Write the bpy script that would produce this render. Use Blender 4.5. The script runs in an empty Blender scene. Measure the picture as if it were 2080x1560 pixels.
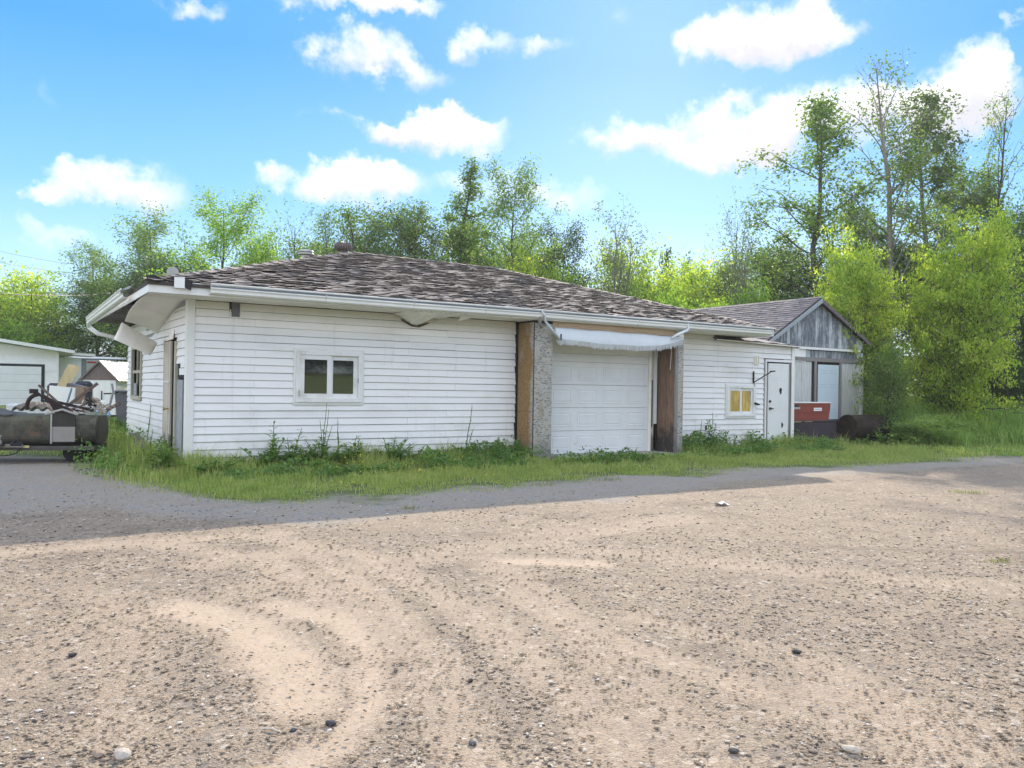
import bpy, math, random
import numpy as np
from mathutils import Matrix, Vector

# ------------------------------------------------------------------ camera, sky, sun, exposure
sc = bpy.context.scene
COL = sc.collection
PI = math.pi


def unit(v):
    v = np.array(v, float)
    return v / np.linalg.norm(v)


UPc = unit([.01607, 1, -.0042])
XAc = unit([2560, -48, -1640])
XAc = unit(XAc - UPc * (XAc @ UPc))
YAc = np.cross(UPc, XAc)
RC = np.array([XAc, YAc, UPc])            # camera axes -> world axes (x along the facade, y into depth)
CAM = np.array([-2.635, -13.837, 1.40])
cam_d = bpy.data.cameras.new('camera')
cam = bpy.data.objects.new('camera', cam_d)
COL.objects.link(cam)
m4 = Matrix.Identity(4)
for i in range(3):
    for j in range(3):
        m4[i][j] = RC[i][j]
    m4[i][3] = CAM[i]
cam.matrix_world = m4
cam_d.sensor_width = 36
cam_d.lens = 36 * 1640 / 2080
cam_d.clip_start = .1
cam_d.clip_end = 2000
sc.camera = cam

AZ = math.radians(42)                     # sun azimuth from +Y towards +X
EL = math.atan(.64 * math.cos(AZ))
sdir = Vector((math.sin(AZ) * math.cos(EL), math.cos(AZ) * math.cos(EL), math.sin(EL)))
sun_d = bpy.data.lights.new('sun', 'SUN')
sun_d.energy = 2.65
sun_d.angle = math.radians(.6)
sun_d.color = (1, .88, .72)
sun = bpy.data.objects.new('sun', sun_d)
sun.rotation_euler = (-sdir).to_track_quat('-Z', 'Y').to_euler()
sun.location = sdir * 60
COL.objects.link(sun)

sc.view_settings.view_transform = 'Standard'
sc.view_settings.look = 'None'
sc.view_settings.exposure = 1.52
sc.view_settings.gamma = 1
sc.view_settings.use_curve_mapping = False
sc.cycles.max_bounces = 6
sc.cycles.diffuse_bounces = 3
sc.cycles.glossy_bounces = 3
sc.cycles.transmission_bounces = 4
sc.cycles.transparent_max_bounces = 4
sc.cycles.use_denoising = True


class NT:
    """small node-tree writer"""
    def __init__(s, tree):
        s.t = tree
        s.n = tree.nodes
        s.l = tree.links
        s.n.clear()

    def new(s, typ, **kw):
        nd = s.n.new(typ)
        for k, v in kw.items():
            setattr(nd, k, v)
        return nd

    def put(s, sock, v):
        if hasattr(v, 'is_output') or isinstance(v, bpy.types.NodeSocket):
            s.l.new(v, sock)
        elif isinstance(v, (tuple, list)):
            v = tuple(v)
            if len(sock.default_value) == 4 and len(v) == 3:
                v = v + (1,)
            sock.default_value = v
        else:
            sock.default_value = v

    def math(s, op, a, b=0.0, c=None, clamp=False):
        nd = s.new('ShaderNodeMath', operation=op)
        nd.use_clamp = clamp
        s.put(nd.inputs[0], a)
        s.put(nd.inputs[1], b)
        if c is not None:
            s.put(nd.inputs[2], c)
        return nd.outputs[0]

    def mix(s, f, a, b, blend='MIX'):
        nd = s.new('ShaderNodeMix', data_type='RGBA', blend_type=blend)
        s.put(nd.inputs[0], f)
        s.put(nd.inputs[6], a)
        s.put(nd.inputs[7], b)
        return nd.outputs[2]

    def noise(s, vec, scale=5., detail=3., rough=.55, dist=0.):
        nd = s.new('ShaderNodeTexNoise')
        if vec is not None:
            s.put(nd.inputs['Vector'], vec)
        nd.inputs['Scale'].default_value = scale
        nd.inputs['Detail'].default_value = detail
        nd.inputs['Roughness'].default_value = rough
        nd.inputs['Distortion'].default_value = dist
        return nd.outputs[0]

    def voro(s, vec, scale=5., feature='F1', rnd=1.):
        nd = s.new('ShaderNodeTexVoronoi', feature=feature)
        if vec is not None:
            s.put(nd.inputs['Vector'], vec)
        nd.inputs['Scale'].default_value = scale
        nd.inputs['Randomness'].default_value = rnd
        return nd

    def ramp(s, f, stops, interp='LINEAR'):
        nd = s.new('ShaderNodeValToRGB')
        s.put(nd.inputs[0], f)
        cr = nd.color_ramp
        cr.interpolation = interp
        while len(cr.elements) < len(stops):
            cr.elements.new(.5)
        for e, (p, c) in zip(cr.elements, stops):
            e.position = p
            if not isinstance(c, (tuple, list)):
                c = (c, c, c)
            e.color = tuple(c)[:3] + (1,)
        return nd.outputs[0]

    def smooth(s, v, lo, hi):
        nd = s.new('ShaderNodeMapRange', interpolation_type='SMOOTHSTEP')
        s.put(nd.inputs[0], v)
        nd.inputs[1].default_value = lo
        nd.inputs[2].default_value = hi
        return nd.outputs[0]

    def coord(s, which='Object', scale=(1, 1, 1), rot=(0, 0, 0), loc=(0, 0, 0)):
        tc = s.new('ShaderNodeTexCoord')
        mp = s.new('ShaderNodeMapping')
        s.l.new(tc.outputs[which], mp.inputs[0])
        mp.inputs['Scale'].default_value = scale
        mp.inputs['Rotation'].default_value = rot
        mp.inputs['Location'].default_value = loc
        return mp.outputs[0]

    def worldpos(s, scale=(1, 1, 1)):
        g = s.new('ShaderNodeNewGeometry')
        mp = s.new('ShaderNodeMapping')
        s.l.new(g.outputs['Position'], mp.inputs[0])
        mp.inputs['Scale'].default_value = scale
        return mp.outputs[0]

    def bump(s, h, strength=.3, dist=.01):
        nd = s.new('ShaderNodeBump')
        s.put(nd.inputs['Height'], h)
        nd.inputs['Strength'].default_value = strength
        nd.inputs['Distance'].default_value = dist
        return nd.outputs[0]

    def surface(s, col, rough=.8, metal=0., bump=None, spec=.3):
        b = s.new('ShaderNodeBsdfPrincipled')
        s.put(b.inputs['Base Color'], col)
        s.put(b.inputs['Roughness'], rough)
        s.put(b.inputs['Metallic'], metal)
        b.inputs['Specular IOR Level'].default_value = spec
        if bump is not None:
            s.l.new(bump, b.inputs['Normal'])
        o = s.new('ShaderNodeOutputMaterial')
        s.l.new(b.outputs[0], o.inputs[0])
        return b


# ---- sky: nishita graded towards the photograph's blue, with clouds placed by direction
world = bpy.data.worlds.new('World')
sc.world = world
world.use_nodes = True
w = NT(world.node_tree)
sky = w.new('ShaderNodeTexSky', sky_type='NISHITA')
sky.sun_disc = False
sky.sun_elevation = EL
sky.sun_rotation = AZ
sky.dust_density = .3
sky.ozone_density = 2.0
tc = w.new('ShaderNodeTexCoord')
nrm = w.new('ShaderNodeVectorMath', operation='NORMALIZE')
w.l.new(tc.outputs['Generated'], nrm.inputs[0])
sep = w.new('ShaderNodeSeparateXYZ')
w.l.new(nrm.outputs[0], sep.inputs[0])
dx, dy, dz = sep.outputs
az = w.math('ARCTAN2', dx, dy)
hor = w.math('SQRT', w.math('ADD', w.math('MULTIPLY', dx, dx), w.math('MULTIPLY', dy, dy)))
el = w.math('ARCTAN2', dz, hor)
grad = w.ramp(w.math('DIVIDE', el, .9, clamp=True),
              [(0, (.33, .385, .42)), (.10, (.20, .32, .41)), (.24, (.07, .21, .40)), (.42, (.010, .135, .40)), (.60, (.02, .15, .40)),
               (1, (.045, .185, .42))])
skyc = w.mix(1.0, sky.outputs[0], (.105, .105, .105), 'MULTIPLY')
base = w.mix(.86, skyc, grad)
# clouds
wn1 = w.noise(nrm.outputs[0], 9, 5, .6)
wn2 = w.noise(nrm.outputs[0], 26, 4, .6)
wn3 = w.noise(nrm.outputs[0], 5, 4, .6)
warp1 = w.noise(nrm.outputs[0], 13, 6, .62)
warp2 = w.noise(w.coord('Generated', (1, 1, 1), (0, 0, 0), (3.7, 1.2, 5.5)), 17, 6, .62)
az0, el0 = az, el
az = w.math('ADD', az, w.math('MULTIPLY', w.math('SUBTRACT', warp1, .5), .17))
el = w.math('ADD', el, w.math('MULTIPLY', w.math('SUBTRACT', warp2, .5), .085))


def px_dir(x, y):
    d = RC @ np.array([x - 1040, 780 - y, -1640.])
    d /= np.linalg.norm(d)
    return math.atan2(d[0], d[1]), math.asin(d[2])


BLOBS = [  # px centre, half width, half height, strength
    (1560, 68, 140, 56, 1.1), (1490, 85, 75, 36, .6), (1640, 60, 65, 34, .7),
    (870, 270, 145, 38, 1.1), (930, 252, 70, 26, .6), (790, 258, 75, 24, .5),
    (690, 378, 120, 42, 1.05), (740, 350, 65, 32, .9),
    (270, 382, 125, 45, 1.0), (115, 402, 50, 24, .85),
    (1250, 285, 105, 40, .95), (1370, 272, 80, 40, .7), (1540, 258, 105, 60, 1.15), (1440, 325, 115, 28, 1.), (1600, 270, 80, 50, .8),
    (1740, 215, 110, 60, 1.05), (1850, 245, 110, 70, .8), (1960, 165, 90, 75, 1.1), (2030, 120, 50, 50, .6), (1930, 230, 60, 60, .7),
    (720, 88, 110, 38, .85), (850, 158, 95, 32, .85), (660, 130, 45, 34, .45), (390, 20, 75, 26, .75), (700, 0, 170, 22, .85), (790, 125, 70, 28, .4),
    (975, 92, 34, 36, .72), (1090, 88, 70, 22, .8), (1250, 28, 60, 26, .42), (60, 188, 45, 18, .3),
    (1140, 398, 110, 30, .75), (130, 492, 70, 26, .5), (520, 88, 60, 20, .3), (650, 228, 60, 16, .3), (1010, 370, 90, 32, .5),
    (860, 370, 90, 28, .4), (2075, 35, 25, 18, .6), (820, 12, 60, 25, .6)]
tot = None
shade = None
for (bx, by, bw, bh, st) in BLOBS:
    st *= .9
    a0, e0 = px_dir(bx, by)
    ax = abs(px_dir(bx + bw, by)[0] - px_dir(bx - bw, by)[0]) / 2
    ey = abs(px_dir(bx, by + bh)[1] - px_dir(bx, by - bh)[1]) / 2
    u = w.math('DIVIDE', w.math('SUBTRACT', az, a0), ax)
    v = w.math('DIVIDE', w.math('SUBTRACT', el, e0), ey)
    r = w.math('ADD', w.math('MULTIPLY', u, u), w.math('MULTIPLY', v, v))
    g = w.math('MULTIPLY', w.math('POWER', w.math('SUBTRACT', 1, w.math('DIVIDE', r, 3.0), clamp=True), 1.9), st)
    sh = w.math('MULTIPLY', g, v)
    tot = g if tot is None else w.math('ADD', tot, g)
    shade = sh if shade is None else w.math('ADD', shade, sh)
# unseen clouds added over the rest of the sky, denser, to light the facade
front = w.math('MULTIPLY_ADD', dx, .539, w.math('MULTIPLY', dy, .842))
elsewhere = w.smooth(front, .75, .45)
gen = w.math('MULTIPLY', w.smooth(w.noise(w.coord('Generated', (1, 1, 2.4)), 2.0, 5, .55), .40, .54), elsewhere)
tot = w.math('ADD', tot, w.math('MULTIPLY', gen, w.smooth(el, -.02, .1)))
nz = w.math('ADD', w.math('MULTIPLY', w.math('SUBTRACT', wn1, .5), 1.2), w.math('MULTIPLY', w.math('SUBTRACT', wn2, .5), .9))
mask = w.smooth(w.math('ADD', tot, w.math('MULTIPLY', nz, w.smooth(tot, .02, .4))), .18, 1.18)
mask = w.math('MULTIPLY', mask, w.smooth(w.math('ADD', tot, w.math('MULTIPLY', w.math('SUBTRACT', wn3, .5), .5)), .02, .3))
el = el0
lit = w.smooth(w.math('ADD', shade, w.math('MULTIPLY', nz, .65)), -.75, .4)
cc = w.mix(lit, (.315, .31, .335), (.50, .49, .485))
# clouds away from the sun brightened, added fill light for the shaded facade
sdot = w.math('ADD', w.math('ADD', w.math('MULTIPLY', dx, sdir.x), w.math('MULTIPLY', dy, sdir.y)), w.math('MULTIPLY', dz, sdir.z))
fl_ = w.math('MULTIPLY_ADD', w.smooth(sdot, .75, -.3), 1.0, 1.0)
fv = w.new('ShaderNodeCombineXYZ')
for _i in range(3):
    w.l.new(fl_, fv.inputs[_i])
cc = w.mix(1.0, cc, fv.outputs[0], 'MULTIPLY')
skyf = w.mix(w.math('MULTIPLY', mask, .97), base, cc)
bg = w.new('ShaderNodeBackground')
w.put(bg.inputs[0], skyf)
bg.inputs[1].default_value = 1.0
wo = w.new('ShaderNodeOutputWorld')
w.l.new(bg.outputs[0], wo.inputs[0])
world.cycles.sampling_method = 'MANUAL'
world.cycles.sample_map_resolution = 512

# ------------------------------------------------------------------ helpers
FW = RC @ np.array([0, 0, -1.])
FW = unit([FW[0], FW[1], 0])
RT = unit([FW[1], -FW[0], 0])


def ray(x, y):
    return RC @ np.array([x - 1040, 780 - y, -1640.])


def on_z(x, y, z=0.):
    d = ray(x, y)
    return CAM + d * ((z - CAM[2]) / d[2])


def at_d(x, D, z=0.):
    """ground position seen in column x at depth D"""
    p = CAM + FW * D + RT * ((x - 1040) / 1640 * D)
    return float(p[0]), float(p[1]), z


def z_at(x, y, D):
    hy = 770 + (x + 10) * .01607
    return 1.40 + (hy - y) * D / 1640


MATS = {}


def mat(name, fn=None):
    if name not in MATS:
        m = bpy.data.materials.new(name)
        m.use_nodes = True
        fn(NT(m.node_tree))
        MATS[name] = m
    return MATS[name]


def set_props(o, label=None, cat=None, group=None, kind=None):
    if label:
        o['label'] = label
    if cat:
        o['category'] = cat
    if group:
        o['group'] = group
    if kind:
        o['kind'] = kind
    return o


def link(name, data, parent=None, loc=None, rot=None):
    o = bpy.data.objects.new(name, data)
    COL.objects.link(o)
    if loc is not None:
        o.location = loc
    if rot is not None:
        o.rotation_euler = rot
    if parent is not None:
        o.parent = parent
    return o


def empty(name, loc, rz=0., label=None, cat=None, group=None):
    o = link(name, None, None, loc, (0, 0, rz))
    o.empty_display_size = .2
    return set_props(o, label, cat, group)


class MB:
    """collects shapes, then links them as one mesh object"""
    def __init__(s):
        s.v = []
        s.f = []

    def add(s, vs, fs):
        k = len(s.v)
        s.v += [tuple(map(float, p)) for p in vs]
        s.f += [tuple(i + k for i in f) for f in fs]
        return s

    def box(s, x0, y0, z0, x1, y1, z1, M=None, ch=0.):
        x0, x1 = min(x0, x1), max(x0, x1)
        y0, y1 = min(y0, y1), max(y0, y1)
        z0, z1 = min(z0, z1), max(z0, z1)
        if ch <= 0:
            vs = [(x0, y0, z0), (x1, y0, z0), (x1, y1, z0), (x0, y1, z0), (x0, y0, z1), (x1, y0, z1), (x1, y1, z1), (x0, y1, z1)]
            fs = [(0, 3, 2, 1), (4, 5, 6, 7), (0, 1, 5, 4), (1, 2, 6, 5), (2, 3, 7, 6), (3, 0, 4, 7)]
        else:
            c = min(ch, (x1 - x0) / 2.1, (y1 - y0) / 2.1, (z1 - z0) / 2.1)
            vs = []
            for sx in (0, 1):
                for sy in (0, 1):
                    for sz in (0, 1):
                        X, Y, Z = (x0, x1)[sx], (y0, y1)[sy], (z0, z1)[sz]
                        ix, iy, iz = (c, -c)[sx], (c, -c)[sy], (c, -c)[sz]
                        vs += [(X, Y + iy, Z + iz), (X + ix, Y, Z + iz), (X + ix, Y + iy, Z)]
            import itertools
            def I(sx, sy, sz, k):
                return (sx * 4 + sy * 2 + sz) * 3 + k
            fs = []
            for a in (0, 1):
                fs.append([I(a, 0, 0, 0), I(a, 1, 0, 0), I(a, 1, 1, 0), I(a, 0, 1, 0)])
                fs.append([I(0, a, 0, 1), I(1, a, 0, 1), I(1, a, 1, 1), I(0, a, 1, 1)])
                fs.append([I(0, 0, a, 2), I(1, 0, a, 2), I(1, 1, a, 2), I(0, 1, a, 2)])
                for b in (0, 1):
                    fs.append([I(a, b, 0, 0), I(a, b, 1, 0), I(a, b, 1, 1), I(a, b, 0, 1)])
                    fs.append([I(a, 0, b, 0), I(a, 1, b, 0), I(a, 1, b, 2), I(a, 0, b, 2)])
                    fs.append([I(0, a, b, 1), I(1, a, b, 1), I(1, a, b, 2), I(0, a, b, 2)])
                    for c2 in (0, 1):
                        fs.append([I(a, b, c2, 0), I(a, b, c2, 1), I(a, b, c2, 2)])
        if M is not None:
            vs = [tuple(M @ Vector(p)) for p in vs]
        return s.add(vs, fs)

    def tube(s, pts, rs, n=8, cap=True, sq=1.):
        pts = [Vector(p) for p in pts]
        if not hasattr(rs, '__len__'):
            rs = [rs] * len(pts)
        k = len(s.v)
        up = None
        for i, p in enumerate(pts):
            d = (pts[min(i + 1, len(pts) - 1)] - pts[max(i - 1, 0)])
            if d.length < 1e-9:
                d = Vector((0, 0, 1))
            d.normalize()
            if up is None:
                up = Vector((0, 0, 1)) if abs(d.z) < .9 else Vector((1, 0, 0))
            a = d.cross(up)
            if a.length < 1e-4:
                a = d.orthogonal()
            a.normalize()
            b = a.cross(d).normalized()
            up = b
            for j in range(n):
                t = 2 * PI * j / n
                q = p + a * (math.cos(t) * rs[i]) + b * (math.sin(t) * rs[i] * sq)
                s.v.append(tuple(q))
        for i in range(len(pts) - 1):
            for j in range(n):
                s.f.append((k + i * n + j, k + i * n + (j + 1) % n, k + (i + 1) * n + (j + 1) % n, k + (i + 1) * n + j))
        if cap:
            s.f.append(tuple(k + j for j in range(n)))
            s.f.append(tuple(k + (len(pts) - 1) * n + j for j in reversed(range(n))))
        return s

    def bar(s, a, b, w_, h_=None, roll=0.):
        a, b = Vector(a), Vector(b)
        h_ = w_ if h_ is None else h_
        d = b - a
        q = d.to_track_quat('X', 'Z').to_matrix().to_4x4()
        M = Matrix.Translation(a) @ q @ Matrix.Rotation(roll, 4, 'X')
        return s.box(0, -w_ / 2, -h_ / 2, d.length, w_ / 2, h_ / 2, M)

    def extrude(s, prof, x0, x1, axis='x', cap=True):
        """profile of (u, v) pairs run from x0 to x1 along an axis: x -> (t,u,v), y -> (u,t,v)"""
        n = len(prof)
        vs = []
        for t in (x0, x1):
            for (u, v) in prof:
                vs.append((t, u, v) if axis == 'x' else ((u, t, v) if axis == 'y' else (u, v, t)))
        fs = [(j, (j + 1) % n, n + (j + 1) % n, n + j) for j in range(n)]
        if cap:
            fs += [tuple(reversed(range(n))), tuple(range(n, 2 * n))]
        return s.add(vs, fs)

    def slab(s, quad, t):
        """a quad given by four corners, thickened downwards along its normal by t"""
        q = [Vector(p) for p in quad]
        nn = (q[1] - q[0]).cross(q[3] - q[0]).normalized()
        vs = q + [p - nn * t for p in q]
        return s.add(vs, [(0, 1, 2, 3), (7, 6, 5, 4), (0, 4, 5, 1), (1, 5, 6, 2), (2, 6, 7, 3), (3, 7, 4, 0)])

    def grid(s, fn, nu, nv, thick=0.):
        """surface fn(u,v) -> point, with an optional second skin so it has thickness"""
        k = len(s.v)
        P = [[Vector(fn(i / nu, j / nv)) for j in range(nv + 1)] for i in range(nu + 1)]
        for r_ in P:
            for p in r_:
                s.v.append(tuple(p))
        def id_(i, j, o=0):
            return k + o + i * (nv + 1) + j
        for i in range(nu):
            for j in range(nv):
                s.f.append((id_(i, j), id_(i + 1, j), id_(i + 1, j + 1), id_(i, j + 1)))
        if thick:
            o = (nu + 1) * (nv + 1)
            for i in range(nu + 1):
                for j in range(nv + 1):
                    a = P[min(i + 1, nu)][j] - P[max(i - 1, 0)][j]
                    b = P[i][min(j + 1, nv)] - P[i][max(j - 1, 0)]
                    nn = a.cross(b)
                    nn = nn.normalized() if nn.length > 1e-9 else Vector((0, 0, 1))
                    s.v.append(tuple(P[i][j] - nn * thick))
            for i in range(nu):
                for j in range(nv):
                    s.f.append((id_(i, j + 1, o), id_(i + 1, j + 1, o), id_(i + 1, j, o), id_(i, j, o)))
            for i in range(nu):
                s.f.append((id_(i, 0), id_(i, 0, o), id_(i + 1, 0, o), id_(i + 1, 0)))
                s.f.append((id_(i, nv), id_(i + 1, nv), id_(i + 1, nv, o), id_(i, nv, o)))
            for j in range(nv):
                s.f.append((id_(0, j), id_(0, j + 1), id_(0, j + 1, o), id_(0, j, o)))
                s.f.append((id_(nu, j), id_(nu, j, o), id_(nu, j + 1, o), id_(nu, j + 1)))
        return s

    def lathe(s, prof, n=16, c=(0, 0, 0)):
        k = len(s.v)
        for (r_, z) in prof:
            for j in range(n):
                t = 2 * PI * j / n
                s.v.append((c[0] + r_ * math.cos(t), c[1] + r_ * math.sin(t), c[2] + z))
        for i in range(len(prof) - 1):
            for j in range(n):
                s.f.append((k + i * n + j, k + i * n + (j + 1) % n, k + (i + 1) * n + (j + 1) % n, k + (i + 1) * n + j))
        s.f.append(tuple(k + j for j in reversed(range(n))))
        s.f.append(tuple(k + (len(prof) - 1) * n + j for j in range(n)))
        return s

    def mesh(s, name, m, smooth=False):
        me = bpy.data.meshes.new(name)
        me.from_pydata(s.v, [], s.f)
        if m is not None:
            me.materials.append(m)
        if smooth:
            me.shade_smooth()
        me.update()
        return me

    def build(s, name, m, parent=None, smooth=False, label=None, kind=None, loc=None, rot=None):
        o = link(name, s.mesh(name, m, smooth), parent, loc, rot)
        # recalc normals outward
        import bmesh
        bm = bmesh.new()
        bm.from_mesh(o.data)
        bmesh.ops.recalc_face_normals(bm, faces=bm.faces)
        bm.to_mesh(o.data)
        bm.free()
        return set_props(o, label, None, None, kind)


def np_mesh(name, V, F, m=None):
    """V (n,3), F (k, s) all faces of one size"""
    me = bpy.data.meshes.new(name)
    V = np.asarray(V, np.float32)
    F = np.asarray(F, np.int32)
    me.vertices.add(len(V))
    me.vertices.foreach_set('co', V.ravel())
    me.loops.add(F.size)
    me.loops.foreach_set('vertex_index', F.ravel())
    me.polygons.add(len(F))
    st = np.arange(0, F.size, F.shape[1], dtype=np.int32)
    me.polygons.foreach_set('loop_start', st)
    me.update(calc_edges=True)
    if m is not None:
        me.materials.append(m)
    return me


def copy_tree(o, parent=None):
    c = o.copy()
    COL.objects.link(c)
    if parent is not None:
        c.parent = parent
    for ch in list(o.children):
        copy_tree(ch, c)
    return c


# ------------------------------------------------------------------ materials
def m_siding(n):
    wp = n.worldpos()
    dirt = n.noise(n.worldpos((.5, .5, 2.2)), 1.3, 5, .6)
    streak = n.noise(n.worldpos((6, 6, .35)), 2.0, 4, .6)
    oi = n.new('ShaderNodeObjectInfo')
    c = n.mix(n.smooth(dirt, .46, .8), (.88, .87, .86), (.72, .70, .66))
    c = n.mix(n.math('MULTIPLY', n.smooth(streak, .56, .8), .35), c, (.50, .49, .44))
    c = n.mix(n.math('MULTIPLY', oi.outputs['Random'], .20), c, (.66, .67, .70))
    # dust splashed up from the ground
    s = n.new('ShaderNodeSeparateXYZ')
    n.l.new(wp, s.inputs[0])
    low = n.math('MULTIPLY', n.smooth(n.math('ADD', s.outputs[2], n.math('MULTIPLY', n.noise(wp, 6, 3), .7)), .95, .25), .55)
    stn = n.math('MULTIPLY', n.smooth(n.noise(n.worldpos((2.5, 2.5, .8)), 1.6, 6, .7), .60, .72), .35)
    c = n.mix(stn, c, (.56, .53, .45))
    hi = n.math('MULTIPLY', n.smooth(n.math('ADD', s.outputs[2], n.math('MULTIPLY', n.noise(wp, 3, 4), .4)), 2.55, 2.95), .5)  # warm bounce light near the soffit painted into the top courses
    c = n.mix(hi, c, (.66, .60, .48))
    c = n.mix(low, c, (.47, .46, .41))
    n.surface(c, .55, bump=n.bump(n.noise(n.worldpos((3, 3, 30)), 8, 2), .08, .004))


def m_white(n):
    c = n.mix(n.smooth(n.noise(n.worldpos(), 3, 5, .65), .5, .8), (.80, .80, .79), (.62, .60, .55))
    n.surface(c, .5)


def m_soffit(n):
    c = n.mix(n.smooth(n.noise(n.worldpos(), 2.2, 5, .65), .48, .8), (.90, .86, .78), (.74, .68, .58))
    n.surface(c, .6)


def m_plain(col, rough=.7, metal=0., var=.25, scale=8., spec=.3):
    def f(n):
        d = tuple(x * (1 - var) for x in col)
        c = n.mix(n.noise(n.worldpos(), scale, 5, .6), d, tuple(min(1, x * (1 + var * .6)) for x in col))
        n.surface(c, rough, metal, spec=spec)
    return f


def m_osb(n, a=(.42, .27, .13), b=(.30, .17, .07), grey=0.):
    v = n.worldpos((9, 9, 26))
    nz = n.new('ShaderNodeTexNoise')
    n.put(nz.inputs['Vector'], n.worldpos())
    nz.inputs['Scale'].default_value = 9
    mx = n.mix(.55, v, nz.outputs[1], 'ADD')
    vo = n.voro(mx, 3.2)
    sepc = n.new('ShaderNodeSeparateColor')
    n.l.new(vo.outputs['Color'], sepc.inputs[0])
    c = n.mix(sepc.outputs[0], a, b)
    edge = n.voro(mx, 3.2, 'DISTANCE_TO_EDGE')
    c = n.mix(n.smooth(edge.outputs[0], .09, .0), c, (.10, .08, .06))
    # weathering to silver grey with green-black stains low down
    s = n.new('ShaderNodeSeparateXYZ')
    n.l.new(n.worldpos(), s.inputs[0])
    weather = n.noise(n.worldpos((1, 1, .6)), 2.2, 5, .65)
    # more grey towards the outer corner and the ground
    if grey < .5:
        yy = n.smooth(s.outputs[1], -.38, -.62)
        wf = n.math('MULTIPLY', n.smooth(n.math('ADD', weather, n.math('MULTIPLY', yy, .33)), .58, .78), .9)
    else:
        wf = n.smooth(n.math('ADD', weather, n.math('MULTIPLY', s.outputs[2], -.03)), .18, .42)
    g = n.mix(sepc.outputs[1], (.36, .37, .37), (.50, .47, .40))
    g = n.mix(n.smooth(n.noise(n.worldpos((1, 1, 3)), 15, 4, .7), .50, .64), g, (.10, .105, .10))
    g = n.mix(n.math('MULTIPLY', n.smooth(n.noise(n.worldpos((2, 2, .9)), 2.4, 4, .6), .52, .66), .55), g, (.50, .42, .30))
    c = n.mix(wf, c, g)
    low = n.smooth(n.math('ADD', s.outputs[2], n.math('MULTIPLY', weather, 1.3)), 1.25, .6)
    c = n.mix(n.math('MULTIPLY', low, .6), c, (.13, .14, .11))
    n.surface(c, .9, bump=n.bump(sepc.outputs[0], .6, .008), spec=.1)


def m_wood(a, b, dark_low=0., grain=(12, 12, .7)):
    def f(n):
        g = n.noise(n.worldpos(grain), 3, 5, .65, .8)
        oi = n.new('ShaderNodeObjectInfo')
        c = n.mix(n.smooth(g, .35, .68), a, b)
        c = n.mix(n.math('MULTIPLY', oi.outputs['Random'], .3), c, tuple(x * .6 for x in a))
        kn = n.voro(n.worldpos((5, 5, 1.6)), 1.3)
        c = n.mix(n.smooth(kn.outputs[0], .09, .03), c, tuple(x * .25 for x in a))
        if dark_low:
            s = n.new('ShaderNodeSeparateXYZ')
            n.l.new(n.worldpos(), s.inputs[0])
            c = n.mix(n.math('MULTIPLY', n.smooth(n.math('ADD', s.outputs[2], n.noise(n.worldpos(), 5, 3)), 1.15, .75), dark_low), c, (.05, .045, .045))
        n.surface(c, .85, bump=n.bump(g, .4, .004), spec=.15)
    return f


def m_barn(n):
    g = n.noise(n.worldpos((14, 14, .8)), 3, 6, .7, .6)
    patch = n.noise(n.worldpos((1.6, 1.6, .7)), 1.7, 4, .6)
    oi = n.new('ShaderNodeObjectInfo')
    w1 = n.mix(n.smooth(g, .38, .62), (.62, .66, .68), (.30, .34, .38))
    c = n.mix(n.smooth(n.math('ADD', patch, n.math('MULTIPLY', oi.outputs['Random'], .42)), .48, .80), w1, (.15, .17, .20))
    pnt = n.noise(n.worldpos((5, 5, 1.2)), 4, 5, .7)
    c = n.mix(n.math('MULTIPLY', n.smooth(pnt, .5, .62), .55), c, (.52, .56, .57))
    n.surface(c, .9, bump=n.bump(g, .4, .004), spec=.1)


def m_barn_low(n):
    g = n.noise(n.worldpos((14, 14, .8)), 3, 6, .7, .6)
    c = n.mix(n.smooth(g, .4, .68), (.64, .65, .63), (.42, .43, .41))
    n.surface(c, .9, spec=.1)


def m_shingle(n):
    g = n.new('ShaderNodeNewGeometry')
    oi = n.new('ShaderNodeObjectInfo')
    r = n.math('FRACT', n.math('ADD', g.outputs['Random Per Island'], oi.outputs['Random']))
    c = n.ramp(r, [(0, (.31, .265, .23)), (.35, (.37, .315, .275)), (.7, (.42, .36, .315)), (1, (.34, .30, .275))])
    gr = n.noise(n.worldpos(), 60, 3, .7)
    big = n.noise(n.worldpos(), 1.1, 5, .65)
    c = n.mix(n.smooth(big, .45, .75), c, (.22, .205, .205))
    c = n.mix(n.math('MULTIPLY', n.smooth(gr, .5, .68), .45), c, (.16, .145, .13))
    moss = n.smooth(n.noise(n.worldpos(), 5, 5, .7), .62, .72)
    c = n.mix(n.math('MULTIPLY', moss, .5), c, (.10, .10, .07))
    n.surface(c, .92, bump=n.bump(gr, .5, .004), spec=.15)


def m_shingle2(n):
    g = n.new('ShaderNodeNewGeometry')
    c = n.ramp(g.outputs['Random Per Island'], [(0, (.13, .12, .125)), (.5, (.20, .18, .18)), (1, (.27, .24, .235))])
    n.surface(n.mix(n.noise(n.worldpos(), 3, 4), c, (.15, .14, .15)), .9, spec=.2)


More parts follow.
